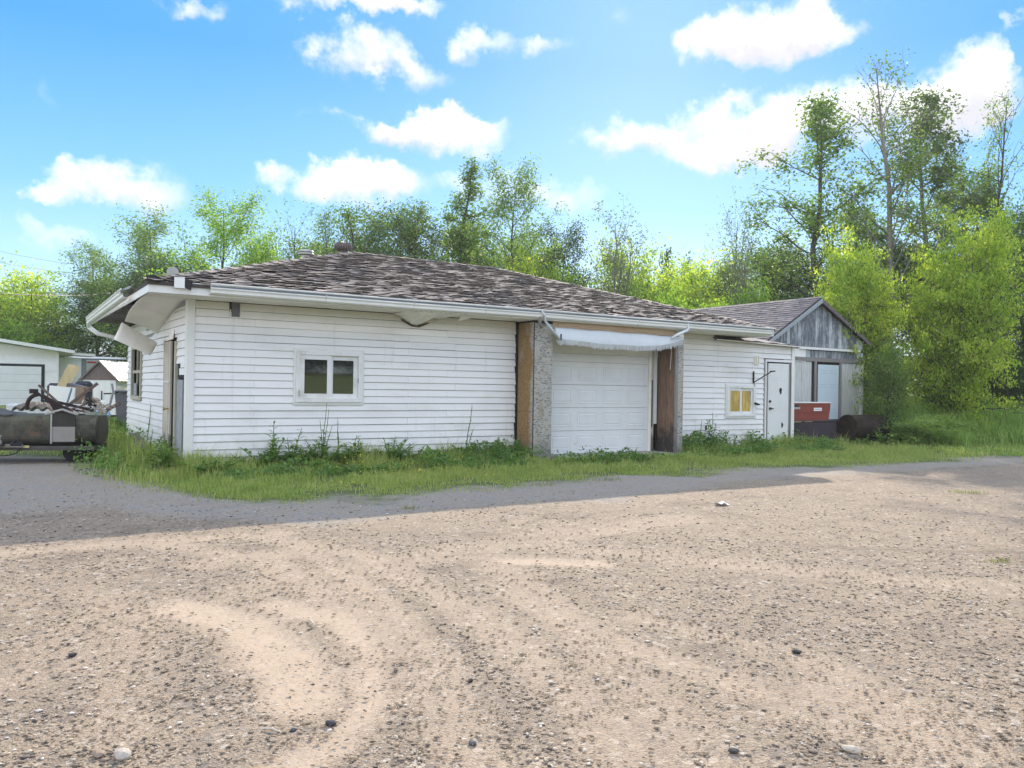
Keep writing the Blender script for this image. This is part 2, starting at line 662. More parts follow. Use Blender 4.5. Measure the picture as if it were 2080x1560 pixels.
def m_leaf(cols, trans=.5, tint=None):
    def f(n):
        g = n.new('ShaderNodeNewGeometry')
        oi = n.new('ShaderNodeObjectInfo')
        clump = n.noise(n.worldpos(), .9, 3, .6)
        r = n.math('ADD', n.math('MULTIPLY', g.outputs['Random Per Island'], .55), n.math('MULTIPLY', clump, .7))
        c = n.ramp(n.math('SUBTRACT', r, .12), [(0.1, cols[0]), (.5, cols[1]), (.9, cols[2])])
        c = n.mix(n.math('MULTIPLY', oi.outputs['Random'], .25), c, tuple(x * .6 for x in cols[0]))
        d = n.new('ShaderNodeBsdfPrincipled')
        n.put(d.inputs['Base Color'], c)
        d.inputs['Roughness'].default_value = .55
        d.inputs['Specular IOR Level'].default_value = .25
        t = n.new('ShaderNodeBsdfTranslucent')
        n.put(t.inputs[0], n.mix(1., c, tint or (1.25, 1.35, .55), 'MULTIPLY'))
        ms = n.new('ShaderNodeMixShader')
        ms.inputs[0].default_value = trans
        n.l.new(d.outputs[0], ms.inputs[1])
        n.l.new(t.outputs[0], ms.inputs[2])
        o = n.new('ShaderNodeOutputMaterial')
        n.l.new(ms.outputs[0], o.inputs[0])
    return f


def m_glass(n):
    b = n.surface((.02, .022, .022), .03, spec=1.)
    b.inputs['Coat Weight'].default_value = 1.
    b.inputs['Coat Roughness'].default_value = .02


def m_rust(n):
    a = n.noise(n.worldpos(), 4, 6, .7)
    c = n.mix(n.smooth(a, .42, .6), (.020, .017, .015), (.045, .030, .022))
    n.surface(c, .75, .3, bump=n.bump(a, .3, .004))


def m_trailer(n):
    a = n.noise(n.worldpos(), 2.5, 6, .7)
    b = n.noise(n.worldpos((1, 1, .6)), 9, 5, .7)
    s = n.new('ShaderNodeSeparateXYZ')
    n.l.new(n.worldpos(), s.inputs[0])
    c = n.mix(n.smooth(a, .4, .62), (.085, .080, .062), (.040, .037, .031))
    moss = n.math('MULTIPLY', n.smooth(s.outputs[2], .35, .85), n.smooth(b, .38, .6))
    c = n.mix(n.math('MULTIPLY', moss, .6), c, (.14, .15, .085))
    rust = n.smooth(n.noise(n.worldpos(), 3.4, 5, .7), .58, .68)
    c = n.mix(n.math('MULTIPLY', rust, .7), c, (.16, .09, .05))
    n.surface(c, .7, .1, bump=n.bump(b, .3, .005))


SID = mat('vinyl_siding', m_siding)
WHITE = mat('white_paint', m_white)
SOFF = mat('cream_soffit', m_soffit)
SHEATH = mat('dark_sheathing', m_plain((.035, .035, .038), .9))  # near-black so the gaps between boards carry their overlap shadow as colour
GUT = mat('gutter_white', m_plain((.80, .80, .77), .4, var=.12, scale=3))
GUTIN = mat('gutter_grey', m_plain((.16, .19, .23), .5, var=.2))
OSB = mat('osb_tan', lambda n: m_osb(n))
OSBG = mat('osb_grey', lambda n: m_osb(n, (.42, .36, .27), (.33, .27, .19), 1.))
WOODR = mat('red_brown_board', m_wood((.17, .105, .075), (.30, .20, .14), .95))
WOODG = mat('grey_board', m_wood((.23, .215, .21), (.33, .31, .30), .4))
WOODP = mat('new_pine', m_wood((.52, .36, .18), (.62, .47, .27)))
WOODH = mat('header_pine', m_wood((.42, .30, .19), (.52, .40, .29), 0, (.7, 12, 12)))
DOORW = mat('door_white', m_plain((.76, .77, .765), .45, var=.13, scale=2.5))
DOORD = mat('door_dirty', m_wood((.55, .50, .42), (.62, .57, .48), .75))
BARN = mat('barn_board', m_barn)
BARNL = mat('barn_board_lower', m_barn_low)
SHG = mat('old_shingle', m_shingle)
SHG2 = mat('barn_shingle', m_shingle2)
BLACK = mat('black_metal', m_plain((.02, .02, .022), .5))
DARK = mat('dark_void', m_plain((.015, .014, .013), .9))
GLASS = mat('window_glass', m_glass)
CLOTH = mat('tarp_cloth', m_plain((.62, .67, .70), .8, var=.15, scale=6))
FRINGE = mat('tarp_fringe', m_plain((.50, .52, .52), .9, var=.5, scale=14))
YELLOW = mat('yellow_blind', m_plain((.62, .43, .09), .8, var=.15))
RUST = mat('rusty_steel', m_rust)
TRL = mat('mossy_tank', m_trailer)
STEEL = mat('dull_steel', m_plain((.42, .42, .40), .45, .6))
CONC = mat('concrete', m_plain((.36, .35, .32), .9, var=.3, scale=14))
BARK = mat('grey_bark', m_plain((.10, .09, .08), .95, var=.4, scale=9))
BARKP = mat('pale_bark', m_plain((.24, .22, .20), .95, var=.35, scale=9))
BRASS = mat('brass', m_plain((.6, .42, .12), .35, .9))
RED = mat('red_plastic', m_plain((.24, .045, .035), .5, var=.3, scale=4))
PURP = mat('dark_purple_box', m_plain((.040, .030, .042), .7, var=.35, scale=4))
TAR = mat('tar_paper', m_plain((.03, .026, .03), .8))
LB = mat('leaf_bright', m_leaf([(.11, .22, .04), (.44, .58, .10), (.90, .84, .20)], .62))
LY = mat('leaf_lime', m_leaf([(.11, .23, .04), (.24, .40, .07), (.44, .56, .12)], .58))
LM = mat('leaf_mid', m_leaf([(.06, .12, .035), (.15, .25, .07), (.33, .43, .13)], .52))
LD = mat('leaf_dark', m_leaf([(.028, .06, .025), (.06, .11, .042), (.12, .18, .065)], .42))
LP = mat('leaf_pale', m_leaf([(.08, .13, .06), (.15, .22, .10), (.27, .33, .16)], .5, (1.15, 1.2, .7)))
GR = mat('grass_blade', m_leaf([(.20, .29, .09), (.38, .46, .15), (.64, .62, .30)], .5))
GRT = mat('tall_grass', m_leaf([(.15, .26, .07), (.27, .41, .12), (.48, .57, .22)], .5))
WEED = mat('weed_leaf', m_leaf([(.08, .16, .05), (.15, .27, .08), (.27, .40, .13)], .5))
FLY = mat('yellow_flower', m_plain((.75, .60, .05), .6, var=.1))
FLW = mat('white_flower', m_plain((.75, .75, .66), .6, var=.1))

# ------------------------------------------------------------------ ground
rng = np.random.default_rng(7)


def vnoise(x, y, scale, seed=0, octv=4):
    """value noise on arrays"""
    out = np.zeros_like(x, dtype=float)
    amp, tot_ = 1., 0.
    for o in range(octv):
        s_ = scale * 2 ** o
        xi, yi = np.floor(x * s_).astype(np.int64), np.floor(y * s_).astype(np.int64)
        fx, fy = x * s_ - xi, y * s_ - yi
        fx, fy = fx * fx * (3 - 2 * fx), fy * fy * (3 - 2 * fy)

        def h(a, b):
            n_ = (a * 374761393 + b * 668265263 + (seed + o) * 1442695041) & 0x7fffffff
            n_ = ((n_ ^ (n_ >> 13)) * 1274126177) & 0x7fffffff
            return ((n_ ^ (n_ >> 16)) & 0xffff) / 65535.
        out += amp * ((h(xi, yi) * (1 - fx) + h(xi + 1, yi) * fx) * (1 - fy) + (h(xi, yi + 1) * (1 - fx) + h(xi + 1, yi + 1) * fx) * fy)
        tot_ += amp
        amp *= .5
    return out / tot_


EX = np.array([-1.6, -1.04, .2, 2.0, 3.77, 7.2, 10.2, 13, 15.3, 22, 60])
EY = np.array([-1.4, -2.55, -4.2, -4.5, -4.4, -4.0, -4.2, -4.2, -4.5, -5, -7])


def grass_mask(x, y):
    """1 where grass grows, from the edges of the yard"""
    n_ = (vnoise(x, y, .8, 3, 6) - .5)
    front = y - np.interp(x, EX, EY) + n_ * 2.2
    left = np.interp(y, [-3, -1, 1.7, 3.2, 4.6, 5.2], [-.9, -1.3, -1.5, -1.75, -6, -40])
    lf = x - left + n_ * .8
    d = np.minimum(front, lf)
    m_ = np.clip(d / 1.3 + .3, 0, 1)
    m_ = np.maximum(m_, np.clip((-19 - y + n_ * 3) / 1.5, 0, 1))
    m_ = np.maximum(m_, np.clip((x - 24 + n_ * 3) / 2., 0, 1))
    return np.maximum(m_, np.clip((-16 - x + n_ * 3) / 2., 0, 1))


def seg_d(x, y, pts):
    best = np.full(x.shape, 1e9)
    for (a, b) in zip(pts[:-1], pts[1:]):
        ax, ay = a[0], a[1]
        bx, by = b[0] - ax, b[1] - ay
        t = np.clip(((x - ax) * bx + (y - ay) * by) / (bx * bx + by * by), 0, 1)
        best = np.minimum(best, np.hypot(x - ax - t * bx, y - ay - t * by))
    return best


def trk(*pp):
    return [on_z(px, py)[:2] for px, py in pp]


TRACKS = [(trk((1000, 1560), (900, 1400), (760, 1250), (560, 1130), (330, 1090)), .16, .55), (trk((1330, 1560), (1180, 1390), (980, 1240), (760, 1120), (520, 1075)), .14, .5),
          (trk((0, 1350), (220, 1260), (520, 1180), (900, 1110), (1400, 1040)), .25, .4), (trk((1150, 1100), (1500, 1130), (2080, 1180)), .22, .4), (trk((1500, 1560), (1250, 1330), (1100, 1200), (1000, 1120)), .16, .4),
          (trk((380, 1215), (500, 1250), (590, 1320), (625, 1400)), .20, 1.), (trk((560, 1210), (700, 1240), (755, 1300), (750, 1400), (690, 1480), (560, 1530), (400, 1590)), .13, .9),
          (trk((640, 1110), (800, 1220), (880, 1310), (930, 1400), (940, 1470)), .10, .6), (trk((430, 1130), (500, 1120), (640, 1100)), .20, .5),
          (trk((1040, 1125), (1200, 1128)), .16, .9), (trk((1040, 1190), (1200, 1270), (1500, 1360), (1900, 1520)), .10, .5),
          (trk((1300, 1235), (1600, 1300), (2000, 1450)), .12, .45), (trk((0, 1110), (280, 1090), (560, 1070)), .16, .55),
          (trk((200, 1190), (280, 1300), (260, 1450)), .16, .35), (trk((1700, 1380), (1950, 1480)), .2, .6)]
RUTS = [(trk((1540, 1088), (1800, 1102), (2150, 1112)), .035), (trk((1430, 1028), (1530, 1040)), .03)]


def sand_mask(x, y):
    s_ = np.zeros_like(x)
    nn = vnoise(x, y, 2.3, 11, 4) - .5
    for pts, wd, a in TRACKS:
        d = seg_d(x, y, pts)
        s_ = np.maximum(s_, a * np.clip(1.6 - (d + nn * .16) / wd, 0, 1))
    return s_


def gz(x, y):
    """height of the ground"""
    x = np.asarray(x, float)
    y = np.asarray(y, float)
    z = -.03 - .03 * np.clip((-y) / .6, 0, 1)
    z = z + (vnoise(x, y, .25, 5, 3) - .5) * .05 * np.clip((-y - .5) / 3, 0, 1)
    z = z + 3.2 * np.clip((-40 - y) / 75, 0, 1.2)
    z = z + .12 * np.clip((y - 3) / 4, 0, 1) * np.clip(-x / 1. + .5, 0, 1)
    return z


def gz1(x, y):
    return float(gz(np.array([x]), np.array([y]))[0])


def axis(segs):
    out = [segs[0][0]]
    for a, b, st in segs:
        n_ = max(1, int(round((b - a) / st)))
        out += list(a + (b - a) * np.arange(1, n_ + 1) / n_)
    return np.array(out)


xs = axis([(-400, -100, 60), (-100, -20, 8), (-20, -7, .5), (-7, 9, .055), (9, 20, .12), (20, 40, 1), (40, 120, 8), (120, 500, 60)])
ys = axis([(-500, -120, 60), (-120, -30, 8), (-30, -14, .7), (-14, -3, .055), (-3, 3, .12), (3, 12, .5), (12, 60, 3), (60, 120, 10), (120, 600, 80)])
GX, GY = np.meshgrid(xs, ys, indexing='ij')
gx, gy = GX.ravel(), GY.ravel()
sand = sand_mask(gx, gy)
gm = grass_mask(gx, gy)
z = gz(gx, gy)
near = (np.clip((gx + 8) / 1, 0, 1) * np.clip((20 - gx) / 1, 0, 1) * np.clip((-gy - 1) / 1, 0, 1) * np.clip((gy + 15) / 1, 0, 1))
z += near * ((vnoise(gx, gy, 3., 21, 4) - .5) * .022 * (1 - .6 * sand) + (vnoise(gx, gy, 9, 31, 2) - .5) * .008 * (1 - .8 * sand)) - .012 * sand * near
rut = np.zeros_like(gx)
for pts, wd in RUTS:
    d = seg_d(gx, gy, pts)
    rut = np.maximum(rut, np.clip(1 - d / wd / 2, 0, 1) * (.5 + vnoise(gx, gy, 4, 41, 3)))
z += rut * .014
nxx, nyy = len(xs), len(ys)
idx = np.arange(nxx * nyy).reshape(nxx, nyy)
F = np.stack([idx[:-1, :-1], idx[1:, :-1], idx[1:, 1:], idx[:-1, 1:]], -1).reshape(-1, 4)
# grey gravel strip by the grass, the building's shade partly painted into its colour
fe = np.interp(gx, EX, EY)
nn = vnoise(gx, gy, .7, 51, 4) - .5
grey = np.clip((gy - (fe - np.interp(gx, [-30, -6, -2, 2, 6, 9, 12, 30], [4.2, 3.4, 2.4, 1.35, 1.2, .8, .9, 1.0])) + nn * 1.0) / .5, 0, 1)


def ground_mat(n):
    def att(nm):
        a = n.new('ShaderNodeAttribute')
        a.attribute_name = nm
        return a.outputs['Fac']
    sa, ga, gy_, ru = att('sand'), att('grass'), att('grey'), att('rut')
    wp = n.worldpos()
    v1 = n.voro(wp, 75)
    v2 = n.voro(wp, 30)
    s1 = n.new('ShaderNodeSeparateColor')
    n.l.new(v1.outputs['Color'], s1.inputs[0])
    s2 = n.new('ShaderNodeSeparateColor')
    n.l.new(v2.outputs['Color'], s2.inputs[0])
    big = n.noise(wp, .55, 5, .6)
    mid = n.noise(wp, 3.5, 5, .65)
    fine = n.noise(wp, 38, 4, .7)
    tan = n.mix(n.smooth(big, .38, .62), (.345, .270, .195), (.30, .24, .18))
    tan = n.mix(n.smooth(mid, .42, .7), tan, (.25, .203, .158))
    stone = n.ramp(s1.outputs[0], [(0, (.12, .10, .085)), (.3, (.24, .195, .15)), (.6, (.35, .275, .20)), (.85, (.48, .40, .31)), (1, (.34, .22, .12))])
    tan = n.mix(n.math('MULTIPLY', n.smooth(fine, .30, .62), .62), tan, stone)
    st2 = n.ramp(s2.outputs[1], [(0, (.12, .11, .105)), (.5, (.31, .26, .21)), (1, (.52, .45, .37))])
    tan = n.mix(n.math('MULTIPLY', n.smooth(s2.outputs[0], .78, .82), .75), tan, st2)
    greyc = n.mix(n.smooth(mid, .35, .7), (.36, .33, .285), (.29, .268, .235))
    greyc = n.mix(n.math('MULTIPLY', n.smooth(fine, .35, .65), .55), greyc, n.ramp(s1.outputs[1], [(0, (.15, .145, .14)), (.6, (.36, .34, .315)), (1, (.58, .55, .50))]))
    tan = n.mix(n.math('MULTIPLY', n.smooth(n.noise(n.worldpos((.8, 1.5, 1)), 1.1, 6, .7), .52, .68), .6), tan, (.175, .143, .112))
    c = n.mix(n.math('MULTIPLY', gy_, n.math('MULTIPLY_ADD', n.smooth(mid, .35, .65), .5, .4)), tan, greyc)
    sandc = n.mix(n.noise(wp, 14, 5, .7), (.435, .335, .245), (.47, .37, .275))
    c = n.mix(n.math('MULTIPLY', sa, n.math('MULTIPLY_ADD', n.smooth(fine, .62, .40), .45, .50)), c, sandc)
    c = n.mix(n.math('MULTIPLY', ru, .7), c, (.17, .135, .10))
    soil = n.mix(n.smooth(fine, .35, .65), (.12, .15, .05), (.075, .11, .035))
    meadow = n.mix(n.smooth(n.noise(wp, .35, 6, .7), .35, .65), (.22, .27, .06), (.12, .18, .04))
    gp = n.new('ShaderNodeSeparateXYZ')
    n.l.new(wp, gp.inputs[0])
    soil = n.mix(n.smooth(gp.outputs[1], -17, -24), soil, meadow)
    soil = n.mix(n.smooth(gp.outputs[1], 8, 14), soil, meadow)
    c = n.mix(n.math('MULTIPLY', n.smooth(n.math('ADD', ga, n.math('MULTIPLY', n.math('SUBTRACT', mid, .5), .8)), .35, .95), .9), c, soil)
    h = n.math('MULTIPLY_ADD', v1.outputs[0], -.5, n.math('MULTIPLY', fine, 1.2))
    h = n.math('MULTIPLY', h, n.math('SUBTRACT', 1.2, sa))
    n.surface(c, .95, bump=n.bump(h, .9, .012), spec=.12)


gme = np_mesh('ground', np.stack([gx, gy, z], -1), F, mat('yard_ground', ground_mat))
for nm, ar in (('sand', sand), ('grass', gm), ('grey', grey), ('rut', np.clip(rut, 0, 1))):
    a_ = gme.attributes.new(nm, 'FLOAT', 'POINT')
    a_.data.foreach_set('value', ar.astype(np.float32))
gme.shade_smooth()
set_props(link('ground', gme), kind='structure')


# loose stones over the yard: real little stones, thinning out with distance
def stones(name, cnt, dmin, dmax, smin, smax, m, seed, keep):
    r = np.random.default_rng(seed)
    D = dmin * (dmax / dmin) ** r.random(cnt) if dmax > dmin * 1.2 else dmin + (dmax - dmin) * r.random(cnt)
    lat = (r.random(cnt) * 1.5 - .75) * D
    x = CAM[0] + FW[0] * D + RT[0] * lat
    y = CAM[1] + FW[1] * D + RT[1] * lat
    sm = sand_mask(x, y)
    ok = (r.random(cnt) > sm * .78) & (r.random(cnt) < np.clip((12.5 - D) / 6, 0, 1)) & (y < -.7 if keep else y < 99) & (r.random(cnt) > grass_mask(x, y)) & (r.random(cnt) < .35 + 1.3 * np.clip(vnoise(x, y, 1.6, 61, 3) * 2.4 - .75, 0, 1))
    x, y, D = x[ok], y[ok], D[ok]
    n_ = len(x)
    s_ = (smin + (smax - smin) * r.random(n_) ** 5) * (.8 + D / 22)
    base_ = np.array([[1, 0, 0], [0, 1, 0], [-1, 0, 0], [0, -1, 0], [0, 0, 1], [0, 0, -1]], float)
    V = base_[None] * (1 + (r.random((n_, 6, 1)) - .5) * .7) + (r.random((n_, 6, 3)) - .5) * .5
    V[:, :, 2] *= .36
    V *= s_[:, None, None] / 2
    an = r.random(n_) * 6.283
    ca, sa_ = np.cos(an)[:, None], np.sin(an)[:, None]
    X = V[:, :, 0] * ca * 1.25 - V[:, :, 1] * sa_ * .85
    Y = V[:, :, 0] * sa_ * 1.25 + V[:, :, 1] * ca * .85
    Z = V[:, :, 2] + gz(x, y)[:, None] + s_[:, None] * .12 + ((vnoise(x, y, 3., 21, 4) - .5) * .022 + (vnoise(x, y, 9, 31, 2) - .5) * .008)[:, None]
    V = np.stack([X + x[:, None], Y + y[:, None], Z], -1).reshape(-1, 3)
    T = np.array([[0, 1, 4], [1, 2, 4], [2, 3, 4], [3, 0, 4], [1, 0, 5], [2, 1, 5], [3, 2, 5], [0, 3, 5]])
    Fs = (T[None] + (np.arange(n_) * 6)[:, None, None]).reshape(-1, 3)
    o = link(name, np_mesh(name, V, Fs, m))
    return o


def m_pebble(n):
    g = n.new('ShaderNodeNewGeometry')
    c = n.ramp(g.outputs['Random Per Island'], [(0, (.05, .05, .05)), (.08, (.15, .13, .11)), (.28, (.25, .20, .15)), (.62, (.35, .28, .205)), (.86, (.46, .385, .29)), (.96, (.66, .63, .58)), (1, (.42, .28, .17))])
    n.surface(c, .9, spec=.15)


PEB = mat('pebble', m_pebble)
set_props(stones('gravel', 120000, 2.6, 12.5, .005, .030, PEB, 1, True), 'small mixed tan and grey stones strewn over the gravel yard', 'gravel', kind='stuff')

# single stones, sticks and litter one can point to
ROCKS = [(1728, 1522, .075, 'pale flat rock lying near the bottom right of the gravel yard', (.50, .44, .36)), (595, 1488, .045, 'dark round stone beside the pale stick in the foreground', (.04, .045, .05)),
         (672, 1474, .06, 'dark stone with a lighter tip just right of the dark round one', (.06, .06, .065)), (955, 1386, .04, 'small black stone in the middle foreground of the yard', (.035, .035, .04)),
         (148, 1337, .05, 'dark stone alone at the left side of the sunny gravel', (.05, .05, .055)), (960, 1512, .04, 'grey stone near the bottom middle of the picture', (.09, .10, .11)),
         (248, 1540, .095, 'long pale stone at the bottom left edge of the yard', (.45, .40, .34)), (200, 1538, .07, 'brown broken stone left of the long pale stone', (.30, .23, .17)),
         (1618, 1324, .06, 'dark stone in the band of coarse stones right of centre', (.06, .06, .06)), (1490, 1524, .05, 'dark wedge of stone left of the pale flat rock', (.07, .07, .07)),
         (2010, 1556, .06, 'tan rock at the bottom right corner', (.42, .33, .24))]
for i, (px, py, s_, lab, c_) in enumerate(ROCKS):
    s_ *= .72
    p = on_z(px, py, -.06)
    r = random.Random(i)
    mb = MB()
    import bmesh
    bm = bmesh.new()
    bmesh.ops.create_icosphere(bm, subdivisions=2, radius=s_ / 2)
    for v in bm.verts:
        k = 1 + r.uniform(-.16, .16)
        v.co = Vector((v.co.x * k * 1.3, v.co.y * k * .9, v.co.z * k * .55))
    me = bpy.data.meshes.new('rock')
    bm.to_mesh(me)
    bm.free()
    me.materials.append(mat('rock_%d' % i, m_plain(c_, .9, var=.3, scale=60)))
    set_props(link('rock', me, None, (p[0], p[1], gz1(p[0], p[1]) + s_ * .18), (0, 0, r.uniform(0, 6))), lab, 'rock', 'single rocks lying on the gravel')
for (a, b, lab) in [((533, 1483), (572, 1490), 'thin pale stick lying on the sand near the bottom of the yard'), ((625, 1262), (640, 1273), 'short pale stick in the tyre track left of centre')]:
    p, q = on_z(*a, -.05), on_z(*b, -.05)
    mb = MB()
    mb.tube([(p[0], p[1], gz1(p[0], p[1]) + .014), ((p[0] + q[0]) / 2, (p[1] + q[1]) / 2 + .004, gz1(p[0], p[1]) + .02), (q[0], q[1], gz1(q[0], q[1]) + .012)], [.004, .005, .002], 5)
    set_props(mb.build('stick', mat('stick', m_plain((.55, .50, .42), .8))), lab, 'stick')
p = on_z(1466, 1017)
mb = MB()
mb.grid(lambda u, v: (p[0] + (u - .5) * .16, p[1] + (v - .5) * .13, -.035 + .02 * math.sin(u * 5 + v * 3)), 4, 3, .003)
set_props(mb.build('paper_scrap', WHITE), 'white scrap of paper on the sunny gravel before the right pillar', 'litter')


# ------------------------------------------------------------------ grass
def blades(name, x, y, h, wd, m, parent=None, seed=0, lean=.5):
    r = np.random.default_rng(seed)
    n_ = len(x)
    an = r.random(n_) * 6.283
    ux, uy = np.cos(an), np.sin(an)
    la = r.random(n_) * 6.283
    lx, ly = np.cos(la) * h * lean * r.random(n_), np.sin(la) * h * lean * r.random(n_)
    zz = gz(x, y) - .01
    V = np.zeros((n_, 5, 3))
    V[:, 0] = np.stack([x - ux * wd / 2, y - uy * wd / 2, zz], -1)
    V[:, 1] = np.stack([x + ux * wd / 2, y + uy * wd / 2, zz], -1)
    V[:, 2] = np.stack([x + ux * wd * .4 + lx * .4, y + uy * wd * .4 + ly * .4, zz + h * .6], -1)
    V[:, 3] = np.stack([x - ux * wd * .4 + lx * .4, y - uy * wd * .4 + ly * .4, zz + h * .6], -1)
    V[:, 4] = np.stack([x + lx, y + ly, zz + h * (1 - .25 * r.random(n_))], -1)
    T = np.array([[0, 1, 2], [0, 2, 3], [3, 2, 4]])
    Fs = (T[None] + (np.arange(n_) * 5)[:, None, None]).reshape(-1, 3)
    return link(name, np_mesh(name, V.reshape(-1, 3), Fs, m), parent)


def leaves_np(P, size, r, aspect=.5, up=0.):
    """rhombus leaves at the points P"""
    n_ = len(P)
    nv = r.normal(size=(n_, 3))
    nv[:, 2] += up * np.sign(nv[:, 2])
    nv /= np.linalg.norm(nv, axis=1)[:, None] + 1e-9
    a = np.cross(nv, r.normal(size=(n_, 3)))
    a /= np.linalg.norm(a, axis=1)[:, None] + 1e-9
    b = np.cross(nv, a)
    s_ = size * (.6 + .8 * r.random(n_))[:, None]
    V = np.stack([P - a * s_ / 2, P + b * s_ * aspect / 2, P + a * s_ / 2, P - b * s_ * aspect / 2], 1).reshape(-1, 3)
    Fq = np.arange(n_ * 4).reshape(-1, 4)
    return V, Fq


def sample(n_, x0, x1, y0, y1, dens=None, seed=0):
    r = np.random.default_rng(seed)
    x, y = x0 + (x1 - x0) * r.random(n_), y0 + (y1 - y0) * r.random(n_)
    k = r.random(n_) < (dens(x, y) if dens else 1)
    return x[k], y[k]


def open_ground(x, y):
    inb = (x > -.03) & (x < 14.95) & (y > -.02) & (y < 7.2)
    inb |= (x > 6.3) & (x < 10.4) & (y > -.75)
    inb |= (x > 14.9) & (x < 20) & (y > 1)
    return ~inb


def fd(x, y):
    return grass_mask(x, y) ** 2.4 * (.06 + .94 * np.clip(vnoise(x, y, 1.7, 71, 4) * 2.6 - .72, 0, 1)) * open_ground(x, y)


x, y = sample(230000, -2.2, 17, -5.2, .0, fd, 1)
edge = np.clip((y - np.interp(x, EX, EY)) / 2.2, 0, 1)
h = (.03 + .10 * edge + .17 * np.clip((y + 1.6) / 1.4, 0, 1) * (np.abs(x - 8.3) > 1.9)) * (.25 + 1.6 * vnoise(x, y, 2.6, 81, 4) ** 1.3) * (.4 + 1. * rng.random(len(x)) ** 1.5)
set_props(blades('grass', x, y, h, .012, GR, seed=2), 'short green grass in the strip between the garage and the gravel', 'grass', kind='stuff')
x, y = sample(60000, -6, .0, -2.2, 16, lambda a, b: fd(a, b) * (.45 + .55 * (b < 4)), 3)
h = (.07 + .50 * np.clip(1 - np.abs(x + .60) / .75, 0, 1) * np.clip((y + .6) / .6, 0, 1)) * (.5 + .9 * rng.random(len(x)))
set_props(blades('grass', x, y, h, .013, GR, seed=4), 'longer green grass along the left end wall and behind the tank trailer', 'grass', kind='stuff')
x, y = sample(42000, 19.0, 38, -3.4, 7, lambda a, b: (.5 + .5 * (vnoise(a, b, .8, 91, 3) > .4)) * (b > -2.6 + .8 * np.sin(a)), 5)
h = (.35 + .85 * np.clip((y + 3) / 3, 0, 1)) * (.25 + 1.4 * vnoise(x, y, .9, 95, 4)) * (.6 + .6 * rng.random(len(x)))
set_props(blades('tall_grass', x, y, h, .032, GRT, seed=6, lean=.6), 'tall bright green grass in the field right of the yellow green maples', 'tall grass', kind='stuff')
x, y = sample(30000, 15, 40, -6, -.4, lambda a, b: fd(a, b), 8)
h = .14 * (.5 + .9 * rng.random(len(x)))
set_props(blades('grass', x, y, h, .02, GR, seed=9), 'mown grass between the right side gravel and the tall field grass', 'grass', kind='stuff')
x, y = sample(16000, -1.6, 17, -4.2, .0, lambda a, b: fd(a, b) * np.clip(vnoise(a, b, 2.2, 77, 3) * 3 - 1.2, 0, 1), 21)
set_props(blades('dry_grass', x, y, (.08 + .22 * np.clip((y + 2.5) / 2.5, 0, 1)) * (.4 + rng.random(len(x))), .007, mat('dry_straw', m_leaf([(.30, .24, .12), (.42, .36, .20), (.55, .50, .32)], .4)), seed=22, lean=.8), 'dry straw coloured stems mixed into the grass strip', 'dry grass', kind='stuff')
# broad leaved ground cover close to the wall
r = np.random.default_rng(12)


def cover(name, n_, x0, x1, y0, y1, hh, size, m, lab, cat, seed, dens=None):
    r_ = np.random.default_rng(seed)
    x, y = sample(n_, x0, x1, y0, y1, dens or (lambda a, b: np.clip(vnoise(a, b, 1.5, seed, 3) * 3.4 - 1.25, 0, 1) * open_ground(a, b) * grass_mask(a, b) * (1 - (a > 6.6) * (a < 10.5) * (b > -1.35) * .93)), seed)
    z_ = gz(x, y) + hh * r_.random(len(x)) * (.12 + 1.7 * np.clip(vnoise(x, y, 1.3, seed + 1, 3) * 1.9 - .42, 0, 1)) * np.clip(1.15 + y * .4, .25, 1)
    V, Fq = leaves_np(np.stack([x, y, z_], -1), size, r_, .55, .3)
    return set_props(link(name, np_mesh(name, V, Fq, m)), lab, cat, kind='stuff')


cover('ground_cover', 46000, .1, 14.8, -1.7, 0, .33, .07, WEED, 'leafy low weeds growing thickly against the foot of the white siding', 'weeds', 13)
cover('ground_cover', 9000, -1.6, -.05, -.8, 4.5, .34, .06, WEED, 'leafy weeds in the long grass along the left end wall', 'weeds', 14)
cover('ground_cover', 14000, 17, 36, -5, -.5, .3, .08, GRT, 'bright leafy weeds along the edge of the right field', 'weeds', 15)
cover('yellow_flowers', 1600, 1.2, 4.4, -2.9, -.4, .34, .026, FLY, 'tiny yellow flowers dotted in the weeds under the window', 'flowers', 16)
cover('yellow_flowers', 1500, 17, 28, -4.6, -1.5, .3, .035, FLY, 'yellow flowers scattered at the edge of the right field', 'flowers', 17)
cover('white_flowers', 260, 4, 15, -2.2, -.4, .28, .022, FLW, 'white clover flowers near the garage door and right wall', 'flowers', 18)


